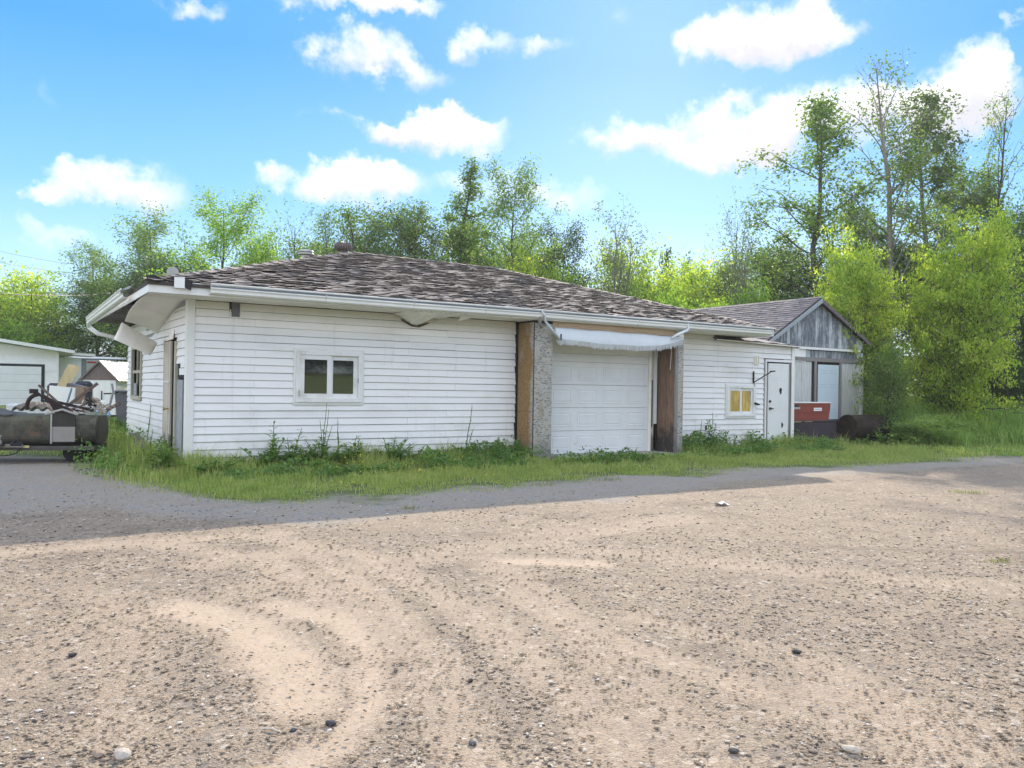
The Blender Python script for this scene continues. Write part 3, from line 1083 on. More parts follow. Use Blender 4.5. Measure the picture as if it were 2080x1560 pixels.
# ------------------------------------------------------------------ trees
def tree_data(seed, H, R, base, leaf_n, leaf, shape='oval', nl=16, up=.6, tr=.13, stems=1, sigma=.42, top_bare=0., spread=.25, aspect=.5, keep=1., flat=.7):
    r = np.random.default_rng(seed)
    mb = MB()
    C, Wt = [], []
    for s_ in range(stems):
        th = r.random() * 6.28 if stems > 1 else 0
        lean = spread * H * (r.random() * .7 + .3) if stems > 1 else .03 * H
        hh = H * (1 if s_ == 0 else .72 + .25 * r.random())
        n_ = 9
        pts = []
        ox, oy = 0., 0.
        for i in range(n_ + 1):
            t = i / n_
            ox += r.normal() * .012 * H
            oy += r.normal() * .012 * H
            pts.append((ox * t + math.cos(th) * lean * t ** 1.2, oy * t + math.sin(th) * lean * t ** 1.2, hh * t))
        rs = [tr * (1 - t / n_) ** .8 + .012 for t in range(n_ + 1)]
        mb.tube(pts, rs, 6)
        P = np.array(pts)
        for i in range(nl):
            t = base / H + (1 - base / H) * ((i + r.random()) / nl) ** .9
            t = min(t, .985)
            p0 = np.array([np.interp(t, np.linspace(0, 1, n_ + 1), P[:, k]) for k in range(3)])
            tt = (t - base / H) / (1 - base / H)
            prof = {'taper': (1 - tt) ** .7 * .9 + .12, 'oval': math.sin(PI * min(1, .12 + .86 * tt)) ** .7, 'cone': (1 - tt) * .95 + .08, 'round': math.sqrt(max(.03, 1 - (tt * 1.5 - .6) ** 2)),
                    'column': (.55 + .45 * math.sin(PI * tt)) * (1 if tt < .7 else 1 - (tt - .7) * 2.6), 'bush': math.sqrt(max(.05, 1 - tt ** 2))}[shape]
            L = R * prof * (.65 + .5 * r.random()) / (1 if stems == 1 else 1.35)
            a = i * 2.4 + r.random() * 1.2
            e = up * (.7 + .6 * r.random())
            d = np.array([math.cos(a) * math.cos(e), math.sin(a) * math.cos(e), math.sin(e)])
            lp = [p0]
            for k in range(4):
                d = d + r.normal(size=3) * .16 + np.array([0, 0, .07])
                d /= np.linalg.norm(d)
                lp.append(lp[-1] + d * L / 4)
            lr = max(.010, .42 * tr * (1 - t) + .012)
            mb.tube(lp, [lr, lr * .8, lr * .6, lr * .42, lr * .2], 4, False)
            bare = top_bare > 0 and t > 1 - top_bare
            for k in range(1, 5):
                if not bare or r.random() < .12:
                    C.append(lp[k])
                    Wt.append((.5 + .25 * k) * (.12 + L / R))
                for q in range(2 if k > 1 else 1):
                    sd = d + r.normal(size=3) * .75
                    sd /= np.linalg.norm(sd)
                    sl = L * .33 * (.5 + r.random())
                    e1 = lp[k] + sd * sl
                    mb.tube([lp[k], lp[k] + sd * sl * .5 + r.normal(size=3) * .02 * L, e1], [lr * .4, lr * .3, lr * .14], 3, False)
                    if not bare or r.random() < .2:
                        C.append(e1)
                        Wt.append(1.0 * (.12 + L / R))
                        C.append((lp[k] + e1) / 2)
                        Wt.append(.7 * (.12 + L / R))
    tm = mb.mesh('trunk', None, True)
    C = np.array(C)
    keepc = r.random(len(C)) < keep
    C, Wt = C[keepc], [w_ for w_, k_ in zip(Wt, keepc) if k_]
    Wt = np.array(Wt) * (.35 + r.random(len(Wt)) * 1.3)
    ci = r.choice(len(C), leaf_n, p=Wt / Wt.sum())
    P = C[ci] + np.clip(r.normal(size=(leaf_n, 3)), -1.5, 1.5) * (sigma * np.array([1, 1, flat]))[None] * (.5 + r.random(leaf_n))[:, None]
    P[:, 2] = np.maximum(P[:, 2], .06)
    V, Fq = leaves_np(P, leaf, r, aspect, .7)
    return tm, np_mesh('crown', V, Fq)


PROTO = {}


def proto(key, *a, **k):
    if key not in PROTO:
        PROTO[key] = tree_data(*a, **k)
    return PROTO[key]


def place_tree(kind, px, D, top, width, leafm, barkm, label, cat='tree', group=None, name='tree', rot=None, zb=-.1):
    """kind: prototype; the tree stands at depth D, its top and width as seen in the photograph"""
    tm, cm = PROTO[kind]
    H0, R0 = KH[kind]
    x, y, _ = at_d(px, D)
    H = (z_at(px, top, D) - zb) * .95
    wdt = width * D / 1640 * 1.22
    o = empty(name, (x, y, zb), (hash_(px * 7 + top) % 628) / 100. if rot is None else rot, label, cat, group)
    for nm, me, mm in (('trunk', tm, barkm), ('crown', cm, leafm)):
        key = me.name + mm.name
        if key not in MESHV:
            c = me.copy()
            c.materials.clear()
            c.materials.append(mm)
            MESHV[key] = c
        link(nm, MESHV[key], o)
    o.scale = (wdt / 2 / R0, wdt / 2 / R0, H / H0)
    return o


def hash_(n_):
    return (int(n_) * 2654435761) % 1000003


MESHV = {}
KH = {'leafy': (10, 2.9), 'leafy2': (9.5, 3.1), 'cone': (11, 2.3), 'dead': (13, 3.2), 'pop': (12, 2.4), 'thin': (7.5, 2.4), 'bush': (4.5, 3.0), 'bush2': (4.5, 3.0), 'maple': (7., 4.6), 'maple2': (7., 4.4), 'dense': (9, 3.4), 'young': (5, 1.3)}
proto('leafy', 3, 10, 2.9, 1.0, 17000, .135, 'round', 30, .5, sigma=.32, keep=.7)
proto('leafy2', 5, 9.5, 3.1, 1.0, 16000, .135, 'oval', 24, .5, stems=2, sigma=.32, keep=.7)
proto('cone', 8, 11, 2.3, .8, 15000, .135, 'cone', 40, .28, sigma=.2, keep=.8)
proto('dead', 12, 13, 3.2, 2.8, 7500, .135, 'column', 30, .9, tr=.17, top_bare=.34, sigma=.26)
proto('pop', 14, 12, 2.4, 1.5, 13000, .135, 'column', 30, .62, tr=.14, sigma=.24, keep=.55)
proto('thin', 17, 7.5, 2.4, 2.0, 3300, .12, 'round', 12, .9, tr=.06, stems=4, spread=.16, sigma=.24)
proto('bush', 21, 4.5, 3.0, .3, 17000, .14, 'bush', 24, .5, stems=3, tr=.06, spread=.3, sigma=.3, keep=.7)
proto('bush2', 23, 4.5, 3.0, .3, 17000, .14, 'bush', 22, .45, stems=4, tr=.06, spread=.34, sigma=.3, keep=.7)
proto('maple', 27, 7., 4.6, .5, 52000, .16, 'round', 30, .30, stems=5, tr=.11, spread=.36, sigma=.36, aspect=.55, keep=.36, flat=.38)
proto('maple2', 29, 7., 4.4, .5, 40000, .16, 'round', 28, .32, stems=5, tr=.10, spread=.34, sigma=.34, aspect=.55, keep=.36, flat=.38)
proto('dense', 31, 9, 3.4, .3, 26000, .15, 'round', 36, .42, sigma=.36, keep=.7)
proto('young', 33, 5, 1.3, .6, 2600, .16, 'cone', 18, .5, tr=.05, sigma=.2)

GB = 'trees behind the garage roof'
GL = 'trees behind the sheds at the left'
GRG = 'tall thin trees beyond the yellow green maples'
GBU = 'bright bushes beyond the right end of the roof'
T = place_tree
T('leafy2', 205, 52, 482, 170, LM, BARK, 'leftmost loose tree rising over the left gutter end', group=GB)
T('leafy', 310, 50, 452, 200, LM, BARK, 'green tree just left of the tallest tree of the left roof slope', group=GB)
T('leafy', 445, 33, 402, 200, LY, BARK, 'tall sunny tree over the left part of the roof', group=GB, rot=2)
T('bush', 520, 31, 478, 150, LY, BARK, 'lime green bush peeping over the left roof slope', cat='bush', group=GB, name='bush')
T('thin', 605, 34, 440, 190, LM, BARK, 'sparse tree left of the roof ventilators', group=GB)
T('leafy2', 672, 35, 425, 130, LM, BARK, 'loose narrow tree directly behind the silver roof vent', group=GB)
T('leafy2', 765, 36, 385, 210, LM, BARK, 'broad tree behind the brown roof turbine', group=GB, rot=1.2)
T('dense', 830, 39, 440, 190, LD, BARK, 'darker full tree between the broad tree and the pointed poplar', group=GB)
T('cone', 922, 34, 300, 190, LM, BARK, 'tallest pointed poplar above the roof ridge', group=GB)
T('leafy', 1030, 34, 350, 170, LM, BARK, 'second tall tree right of the pointed poplar', group=GB)
T('leafy2', 980, 38, 420, 170, LM, BARK, 'lower tree filling the gap between the two tallest roof trees', group=GB, rot=3)
T('leafy', 1135, 35, 468, 150, LD, BARK, 'dark bluish tree where the roof ridge starts to fall', group=GB)
T('thin', 1232, 31, 434, 170, LP, BARKP, 'airy pale tree with several thin bare stems', group=GB)
T('bush', 1050, 33, 525, 190, LB, BARK, 'yellow green bush just over the middle of the roof', 'bush', GBU, 'bush')
T('bush2', 1165, 35, 545, 170, LY, BARK, 'lime bush under the dark bluish tree', 'bush', GBU, 'bush')
T('bush', 1290, 37, 505, 230, LB, BARK, 'largest yellow green bush right of the airy tree', 'bush', GBU, 'bush')
T('bush2', 1270, 31, 585, 150, LM, BARK, 'mid green bush low behind the roof edge under the airy tree', 'bush', GBU, 'bush')
T('bush', 1385, 39, 535, 220, LB, BARK, 'yellow bush below the small dark conifer', 'bush', GBU, 'bush', 1.)
T('bush2', 1375, 31, 590, 170, LY, BARK, 'round lime bush directly above the long slope of the barn roof', 'bush', GBU, 'bush')
T('young', 1355, 44, 488, 70, LD, BARK, 'small dark conifer poking above the bright bushes', group=GBU)
T('young', 1395, 45, 508, 45, LD, BARK, 'smaller dark conifer beside the first one', group=GBU, rot=2)
T('leafy2', 1500, 38, 535, 190, LM, BARK, 'mid green tree left above the barn roof', group=GBU)
T('bush2', 1500, 32, 580, 170, LY, BARK, 'leafy green bush resting on the line of the barn roof', 'bush', GBU, 'bush')
T('dense', 1605, 36, 520, 190, LD, BARK, 'full dark tree behind the barn gable', group=GBU)
T('thin', 1500, 36, 425, 130, LP, BARKP, 'thin twiggy sapling with few leaves against the sky', group=GRG)
T('pop', 1665, 32, 178, 230, LM, BARK, 'leftmost tall poplar above the barn', group=GRG)
T('dead', 1805, 30, 85, 260, LM, BARKP, 'tall tree with bare dead top branches', group=GRG, rot=.5)
T('pop', 1900, 32, 145, 230, LP, BARKP, 'dense pale tall poplar right of the dead topped tree', group=GRG, rot=2)
T('dead', 2020, 31, 178, 190, LM, BARK, 'thin tall tree with bare tips near the right edge', group=GRG, rot=3.1)
T('pop', 1735, 36, 400, 190, LM, BARK, 'shorter poplar between the two tallest trunks', group=GRG, rot=4)
T('leafy', 1960, 36, 330, 200, LM, BARK, 'leafy tree filling behind the thin tall trees', group=GRG)
T('dense', 2060, 37, 470, 260, LD, BARK, 'dark thicket tree at the right edge of the picture', group=GRG)
T('dense', 1930, 36, 520, 260, LD, BARK, 'dark full tree behind the larger maple', group=GRG, rot=1)
T('dense', 1800, 34, 500, 220, LD, BARK, 'dark tree in the gap between the two maples', group=GRG, rot=4)
T('dense', 2200, 38, 420, 320, LD, BARK, 'dark tree just past the right edge', group=GRG, rot=2)
T('bush', 2040, 30, 730, 160, LD, BARK, 'low dark bush at the back of the tall grass field', 'bush', GRG, 'bush')
T('bush2', 1930, 30, 740, 150, LD, BARK, 'low dark undergrowth under the larger maple', 'bush', GRG, 'bush')
T('bush2', 1100, 40, 520, 200, LM, BARK, 'mid green thicket behind the first bright bush over the roof', 'bush', GBU, 'bush')
T('bush', 1440, 42, 545, 230, LM, BARK, 'mid green thicket far behind the yellow bush', 'bush', GBU, 'bush')
T('dense', 560, 42, 535, 200, LM, BARK, 'leafy thicket low behind the left roof slope', group=GB)
T('dense', 380, 45, 530, 220, LD, BARK, 'dark thicket behind the tall sunny tree', group=GB, rot=3)
T('dense', 900, 44, 480, 230, LD, BARK, 'dark thicket behind the pointed poplar', group=GB, rot=5)
T('dense', 1060, 46, 500, 200, LM, BARK, 'green thicket behind the second tall roof tree', group=GB, rot=1)
T('dense', 700, 44, 500, 220, LM, BARK, 'green thicket behind the two roof ventilators', group=GB, rot=2.5)
T('dense', 1590, 44, 510, 200, LM, BARK, 'tall green thicket left behind the leftmost tall poplar', group=GRG, rot=2.5)
T('maple2', 1715, 25.5, 500, 185, LB, BARK, 'yellow green maple bush leaning over the barn gable', 'tree', 'yellow green maples', 'maple_tree')
T('maple', 1932, 25.0, 468, 228, LB, BARK, 'larger yellow green maple spreading over the rusty tank', 'tree', 'yellow green maples', 'maple_tree', 1.)
T('bush2', 1795, 23.2, 700, 105, LM, BARK, 'dark green bush crowding the right corner of the barn', 'bush', None, 'bush')
T('bush2', 1900, 22.5, 845, 170, GRT, BARK, 'low rounded bright green bush right of the rusty tank', 'bush', None, 'bush')
T('bush', 60, 52, 560, 200, LB, BARK, 'yellow green tree above the far left garage', group=GL)
T('bush2', -60, 50, 590, 220, LB, BARK, 'bright tree at the left edge behind the far garage', group=GL)
T('dense', 190, 54, 575, 190, LD, BARK, 'dark tree behind the white box trailer', group=GL)
T('leafy', 120, 58, 600, 160, LM, BARK, 'mid green tree between the bright and dark left trees', group=GL)
T('dense', 280, 56, 560, 200, LD, BARK, 'dark tree hidden partly by the sagging soffit', group=GL, rot=2)
T('bush2', 30, 50, 660, 210, LY, BARK, 'lime hedge just over the far garage roof', 'bush', GL, 'bush')
T('bush', 238, 21, 850, 70, WEED, BARK, 'small leafy shrub growing by the back corner of the left wall', 'bush', None, 'bush')

# woods on the far side of the field behind the photographer, seen only mirrored in the window
for k in range(28):
    tm, cm = PROTO['dense']
    a = empty('tree', (-66 + k * 5 + (k % 3) * 2, -112 - (k % 4) * 4, 2.0), k * 1.3, 'dark wood across the meadow behind the viewer, mirrored in the window', 'tree', 'wood across the meadow')
    link('crown', MESHV[cm.name + LD.name], a)
    a.scale = (2.6, 2.6, 1.5)

# ------------------------------------------------------------------ the long white garage
R1 = random.Random(5)
G = empty('garage', (0, 0, 0), 0, 'long white vinyl sided garage with a hipped worn shingle roof and sagging eaves', 'garage')
EXPO = .1285
WZ0 = .03
NC = 21


def siding(parent, axis_, a0, a1, z0, z1, holes, joints=(), jit=.0015, ragged=0., face=0.):
    """lap siding boards, one object each, on plane y=face (axis x) or x=face (axis y)"""
    n_ = int(math.ceil((z1 - z0) / EXPO - 1e-6))
    g0_ = .007
    for k in range(n_):
        b0 = z0 + k * EXPO
        b1 = min(b0 + EXPO, z1)
        if b1 - b0 < .02:
            continue
        spans = [(a0, a1)]
        for (h0, h1, hz0, hz1) in holes:
            if b1 > hz0 + .01 and b0 < hz1 - .01:
                ns = []
                for (s0, s1) in spans:
                    if h0 > s0 - .5 and h1 < s1 + .5 and not (h1 <= s0 or h0 >= s1):
                        for (c0, c1) in ((b0 + g0_, hz0), (hz1, b1)):
                            if c1 - c0 > .012 and c0 >= b0 and c1 <= b1 and not (h0 < a0 or h1 > a1):
                                q = MB()
                                if axis_ == 'x':
                                    q.box(h0, face - .02, c0, h1, face - .006, c1 + .003)
                                else:
                                    q.box(face - .02, h0, c0, face - .006, h1, c1 + .003)
                                q.build('siding_board', SID, parent)
                    if h1 <= s0 or h0 >= s1:
                        ns.append((s0, s1))
                        continue
                    if h0 - s0 > .02:
                        ns.append((s0, h0))
                    if s1 - h1 > .02:
                        ns.append((h1, s1))
                spans = ns
        for j in joints:
            jj = j[k % len(j)]
            ns = []
            for (s0, s1) in spans:
                if s0 + .3 < jj < s1 - .3:
                    ns += [(s0, jj - .0012), (jj + .0012, s1)]
                else:
                    ns.append((s0, s1))
            spans = ns
        for (s0, s1) in spans:
            dy = R1.uniform(-jit, jit)
            e = s1 - (R1.uniform(0, ragged) if ragged and abs(s1 - a1) < .01 else 0)
            t = R1.uniform(-.0016, .0016)
            g_ = .0085
            prof = [(-.030 + dy, b0 + g_), (-.0335 + dy, b0 + g_ + .006), (-.012 + dy, b1 + .004), (-.006, b1 + .004), (-.006, b0 + g_)]
            mb = MB()
            if axis_ == 'x':
                mb.extrude([(face + u, v) for u, v in prof], s0, e, 'x')
            else:
                mb.extrude([(face + u, v) for u, v in prof], s0, e, 'y')
            # a hair of tilt so that the courses are not ruled
            mb.v = [(p[0], p[1], p[2] + t * ((p[0] if axis_ == 'x' else p[1]) - s0)) for p in mb.v]
            mb.build('siding_board', SID, parent)


# sheathing behind the boards (left, right and end walls)
mb = MB()
mb.box(.0, 0, -.1, 6.33, .12, 2.80)
mb.box(10.38, 0, -.1, 12.0, .12, 2.80)
mb.box(12.0, 0, -.1, 13.86, .12, 2.64)
mb.box(13.86, 0, 2.24, 14.96, .12, 2.64)
mb.box(0, .12, -.1, .12, .35, 2.80)
mb.box(0, .35, 1.46, .12, .86, 2.80)
mb.box(0, .86, 2.14, .12, 1.95, 2.80)
mb.box(0, 1.95, -.1, .12, 7.0, 2.80)
mb.box(0, 6.9, -.1, 13, 7.0, 2.80)
mb.box(12.5, .12, -.1, 12.6, 6.9, 2.6)
mb.build('wall', SHEATH, G)
mb = MB()
mb.box(.02, .02, -.12, 14.9, 7.05, .025)
mb.box(7.0, -.62, -.12, 10.15, .05, .0)
mb.build('foundation', CONC, G)
WX0, WX1, WZA, WZB = 1.75, 2.97, 1.08, 1.985
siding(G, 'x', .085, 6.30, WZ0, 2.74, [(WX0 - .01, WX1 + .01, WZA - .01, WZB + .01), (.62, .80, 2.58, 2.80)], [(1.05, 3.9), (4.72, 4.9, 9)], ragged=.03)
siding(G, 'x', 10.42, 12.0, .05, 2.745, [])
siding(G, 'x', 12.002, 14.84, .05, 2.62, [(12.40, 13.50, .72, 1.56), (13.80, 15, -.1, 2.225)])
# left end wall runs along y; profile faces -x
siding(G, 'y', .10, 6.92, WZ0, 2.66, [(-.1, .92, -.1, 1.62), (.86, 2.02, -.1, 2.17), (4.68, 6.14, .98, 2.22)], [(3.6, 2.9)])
mb = MB()
for (a, b, zz) in ((.12, .50, 1.64), (.14, .60, 1.52)):
    mb.box(-.030, a, zz, -.012, b, zz + .11)
mb.build('loose_board', SID, G)
# bare grey sheathing at the top of the end wall and the grey panel beside the side door
mb = MB()
mb.box(-.012, .12, 2.665, 0, 2.6, 2.79)
mb.box(-.016, .37, .15, 0, .84, 1.44)
mb.build('grey_panel', mat('grey_panel', m_plain((.36, .38, .40), .8, var=.4, scale=7)), G)
# corner posts
mb = MB()
mb.box(-.045, -.045, .0, .085, .0, 2.74, ch=.006)
mb.box(-.045, .0, .0, 0, .10, 2.74, ch=.006)
mb.build('corner_post', GUT, G)
mb = MB()
mb.box(14.855, -.05, -.02, 14.97, .07, 2.60, ch=.006)
mb.build('corner_post', GUT, G)
mb = MB().box(.10, -.04, 2.50, .62, -.034, 2.60).box(.63, -.036, 2.50, .645, -.030, 2.62)
mb.box(.795, -.04, 2.47, .81, -.012, 2.72)
mb.build('trim', SID, G)
MB().box(.66, -.028, 2.50, .79, -.012, 2.74).build('grey_vent', mat('grey_vent', m_plain((.16, .16, .18), .7)), G)


def slider(parent, x0, x1, z0, z1, fw=.075, panes=2, gm=GLASS, y=0., shut=False):
    """sliding window: outer frame, two sashes, panes"""
    wn = MB()
    wn.box(x0, y - .065, z0, x0 + fw * .72, y + .05, z1, ch=.005)
    wn.box(x1 - fw * .72, y - .065, z0, x1, y + .05, z1, ch=.005)
    wn.box(x0 + fw * .72, y - .063, z1 - fw * .72, x1 - fw * .72, y + .05, z1, ch=.005)
    wn.box(x0 + fw * .72, y - .070, z0, x1 - fw * .72, y + .05, z0 + fw * .72, ch=.005)
    o = wn.build('window', WHITE, parent)
    xi0, xi1, zi0, zi1 = x0 + fw * .72, x1 - fw * .72, z0 + fw * .72, z1 - fw * .72
    mid = (xi0 + xi1) / 2
    s_ = fw * .75
    for k, (a, b, dy) in enumerate(((xi0, mid + s_ * .4, -.036), (mid - s_ * .1, xi1, -.004))):
        sb = MB()
        yy = y + dy
        sb.box(a, yy - .014, zi0, a + s_, yy + .014, zi1, ch=.004)
        sb.box(b - s_, yy - .014, zi0, b, yy + .014, zi1, ch=.004)
        sb.box(a + s_, yy - .012, zi0, b - s_, yy + .012, zi0 + s_, ch=.004)
        sb.box(a + s_, yy - .012, zi1 - s_, b - s_, yy + .012, zi1, ch=.004)
        sb.build('sash', WHITE, o)
        MB().box(a + s_, yy - .003, zi0 + s_, b - s_, yy + .003, zi1 - s_).build('pane', gm, o)
    return o


wn = slider(G, WX0, WX1, WZA, WZB, .105)
mb = MB()
for (a, b, c, d) in ((WX0 - .035, WX0, WZA - .04, WZB + .04), (WX1, WX1 + .035, WZA - .04, WZB + .04)):
    mb.box(a, -.046, c, b, 0, d)
mb.box(WX0, -.044, WZB, WX1, 0, WZB + .04)
mb.box(WX0, -.048, WZA - .04, WX1, 0, WZA)
mb.build('window_trim', GUT, wn)
MB().box(WX0 + .05, -.075, WZA + .10, WX0 + .065, -.06, WZA + .22).box(WX1 - .09, -.075, WZA + .36, WX1 - .075, -.06, WZA + .44).build('catch', STEEL, wn)
MB().box(WX0 + .1, .25, WZA, WX1 - .1, .27, WZB).build('interior', DARK, G)
# small window with yellow boards behind the glass
w2 = slider(G, 12.44, 13.46, .77, 1.53, .085, gm=mat('clear_pane', lambda n: n.surface(n.mix(n.smooth(n.noise(n.worldpos((7, 7, 1.2)), 1.5, 4, .6), .35, .65), (.66, .47, .12), (.40, .26, .06)), .2, spec=.6)))
mb = MB().box(12.405, -.046, .73, 12.44, 0, 1.57).box(13.46, -.046, .73, 13.495, 0, 1.57).box(12.44, -.044, 1.53, 13.46, 0, 1.565).box(12.44, -.048, .73, 13.46, 0, .77)
mb.build('window_trim', GUT, w2)
MB().add([(13.30, -.009, 1.42), (13.345, -.009, 1.42), (13.345, -.009, 1.0), (13.325, -.009, 1.05), (13.335, -.009, 1.2), (13.31, -.009, 1.3)], [(0, 1, 2, 3, 4, 5)]).build('broken_hole', DARK, w2)
# end wall window
ew = MB()
ew.box(-.06, 4.70, 1.0, .03, 4.80, 2.2).box(-.06, 6.02, 1.0, .03, 6.12, 2.2).box(-.058, 4.8, 2.1, .03, 6.02, 2.2).box(-.075, 4.8, 1.0, .03, 6.02, 1.09)
ewo = ew.build('window', mat('aged_trim', m_plain((.50, .47, .38), .8, var=.25, scale=9)), G)
MB().box(-.035, 4.8, 1.58, .01, 6.02, 1.64).box(-.030, 5.38, 1.09, .01, 5.44, 2.1).build('sash', mat('aged_trim', None), ewo)
MB().box(.0, 4.8, 1.09, .01, 6.02, 1.58).box(.0, 4.8, 1.64, .01, 6.02, 2.1).build('pane', GLASS, ewo)
MB().box(-.05, 5.3, 1.1, -.03, 5.7, 1.36).build('blind_piece', mat('grey_panel', None), ewo)

# side door on the end wall, hanging open by a crack
sd = MB()
sd.box(-.05, 1.88, -.05, .02, 2.0, 2.16).box(-.05, .86, .0, .02, .96, 2.10)
sdo = sd.build('door_frame', mat('aged_trim', None), G)
MB().box(-.055, 1.30, -.02, -.015, 1.86, 2.12, ch=.006).box(-.062, 1.42, .1, -.055, 1.46, 2.05).build('side_door', DOORD, G)
MB().box(-.01, .96, -.02, .05, 1.34, 2.16).build('doorway', DARK, G)
kb = MB().tube([(-.055, 1.36, .93), (-.12, 1.36, .93)], [.018, .012], 10).tube([(-.12, 1.36, .93), (-.15, 1.36, .93)], [.03, .026], 12)
kb.build('door_knob', BRASS, G)
MB().box(-.07, 1.3, 1.39, -.055, 1.86, 1.41).build('hinge_strip', WHITE, G)
MB().box(-.09, .95, -.12, .02, 1.98, -.01, ch=.01).build('door_step', WOODP, G)
bb = MB().slab([(-.05, 1.08, 2.14), (-.05, 1.86, 2.13), (-.03, 1.86, 2.16), (-.03, 1.08, 2.30)], .01)
bb.build('torn_trim', SOFF, G)

# ---- eaves: fascia, soffit, gutters
EY0, EXL, EXR = -.69, -.70, 13.30
mb = MB()
mb.box(EXL, EY0 - .02, 2.745, EXR, EY0, 2.885)
mb.build('fascia', GUT, G)
MB().box(EXL - .02, EY0 - .02, 2.745, EXL, 7.62, 2.885).build('fascia', GUT, G)
MB().box(EXR, EY0 - .02, 2.745, EXR + .02, 7.6, 2.885).build('fascia', GUT, G)
mb = MB()
# wavy drip edge strip
mb.grid(lambda u, v: (EXL + u * (EXR - EXL), EY0 - .024 - .018 * v - .003 * math.sin(u * 40), 2.925 - .05 * v + .004 * math.sin(u * 23)), 60, 1, .003)
mb.build('drip_edge', GUT, G)
for i in range(46):
    x0 = EXL + .02 + i * .3035
    if x0 + .3 > EXR:
        break
    if 3.55 < x0 < 4.75:
        continue
    zz = 2.742
    mb = MB()
    dz = R1.uniform(-.003, .003)
    n3 = 3
    for q in range(n3):
        a = x0 + q * .1
        mb.extrude([(a, zz + dz + .012), (a + .004, zz + dz), (a + .094, zz + dz), (a + .098, zz + dz + .012)], EY0, -.034, 'y')
    mb.build('soffit_panel', SOFF, G)
# the soffit that has come loose and sags like a hammock
def sag(u, v):
    x = 3.55 + 1.2 * u
    s_ = math.exp(-((u - .38) / .24) ** 2) * .21 + math.exp(-((u - .80) / .10) ** 2) * .05
    rib = .006 * math.sin(u * 1.2 * 2 * PI / .1)
    return (x, EY0 + (-.034 - EY0) * (1 - v), 2.742 - s_ * (1 - v) ** .8 + rib)
mb = MB().grid(sag, 72, 6, .004)
mb.build('sagging_soffit', SOFF, G, True)
MB().tube([(3.72, -.05, 2.63), (3.95, -.045, 2.535), (4.1, -.045, 2.53), (4.3, -.05, 2.60)], [.012, .026, .03, .01], 6).build('nest_debris', mat('nest', m_plain((.10, .08, .05), .95, var=.5, scale=40)), G)
MB().slab([(4.70, -.60, 2.72), (5.30, -.66, 2.80), (5.30, -.50, 2.80), (4.72, -.42, 2.64)], .006).build('loose_soffit', SOFF, G)
# rafters / dark inside of the eave where the soffit is missing at the left end
MB().box(EXL + .01, 2.2, 2.80, -.02, 7.4, 2.82).build('eave_lining', TAR, G)
for k in range(7):
    MB().box(EXL + .01, 2.5 + k * .7, 2.72, -.02, 2.54 + k * .7, 2.80).build('rafter', WOODG, G)
# left soffit: one big sheet still up near the corner, drooping and curling away from the wall, and a second sheet hanging off it
def sheet(u, v):
    # u along the eave from the near corner back, v from the fascia (0) to the wall (1)
    y = EY0 + u * 3.15
    d = max(0, u - .30) / .70
    drop = .40 * d ** 1.5
    x = EXL + v * (.70 - .02) + .02 * math.sin(u * 6)
    return (x + .06 * d, y + .9 * d * v * .5, 2.742 - drop * (.62 + .5 * v) + .035 * math.sin(PI * v) * d)
MB().grid(sheet, 22, 8, .006).build('hanging_soffit', SOFF, G, True)
def sheet2(u, v):
    a = Vector((-.735, 2.05, 2.475))
    b = Vector((-.42, 1.62, 2.62))
    p00, p10 = Vector((-.93, 1.55, 2.115)), Vector((-.76, 1.95, 2.44))
    p11, p01 = Vector((-.10, 2.35, 2.115)), Vector((-.33, 1.62, 1.86))
    p = p00.lerp(p10, u).lerp(p01.lerp(p11, u), v)
    return p + Vector((0, -.03, 0)) * math.sin(PI * u) * 1.0
MB().grid(sheet2, 10, 10, .006).build('hanging_soffit', SOFF, G, True)
MB().grid(lambda u, v: (-.02, 2.2 + u * 2.1, 2.62 - v * (.10 + .22 * u) - .12 * u), 6, 3, .006).build('grey_backing', mat('grey_panel', None), G)


def gutter_prof(s=1.):
    return [(0, .0), (-.065, .0), (-.088, .022), (-.092, .06), (-.112, .085), (-.112, .098), (-.100, .102), (-.100, .135), (-.122, .142), (-.126, .158), (-.118, .165), (-.108, .160), (-.104, .150), (-.085, .110), (-.082, .06), (-.06, .012), (0, .012)]


seams = [.15, 2.0, 3.62, 5.1, 6.42, 8.9, 10.26, 13.2]
for k in range(len(seams) - 1):
    a, b = seams[k], seams[k + 1]
    za = 2.765 - .002 * a
    mb = MB()
    mb.extrude([(EY0 - .022 + u, v + 2.768) for (u, v) in gutter_prof()], a + .004, b - .004, 'x')
    # gentle waviness
    mb.v = [(p[0], p[1], p[2] + .006 * math.sin(p[0] * 1.1 + 1)) for p in mb.v]
    mb.build('gutter', GUT, G)
MB().box(.16, EY0 - .118, 2.873, 13.19, EY0 - .1235, 2.902).build('gutter_shade_band', GUTIN, G)  # grey strip painting the shade in the gutter's recessed channel
mb = MB()
for s_ in seams[1:-1]:
    mb.box(s_ - .012, EY0 - .132, 2.86, s_ + .012, EY0 - .02, 2.94)
mb.build('gutter_bracket', STEEL, G)
# left gutter: fallen a little off its fascia, end bent up
mb = MB()
pr = [(EXL - .03 + u, v + 2.74) for (u, v) in gutter_prof()]
mb.extrude(pr, 1.15, 7.75, 'y')
mb.v = [(p[0] - .03 * math.exp(-(p[1] - 1.15) / .8), p[1], p[2] + .06 * math.exp(-(p[1] - 1.15) / .9)) for p in mb.v]
mb.build('gutter', GUT, G)
mb = MB()
mb.tube([(EXL - .09, 7.7, 2.78), (EXL - .06, 7.8, 2.66), (EXL + .10, 7.6, 2.52), (-.12, 7.25, 2.40)], [.05, .055, .05, .045], 8)
mb.build('downspout', GUT, G)
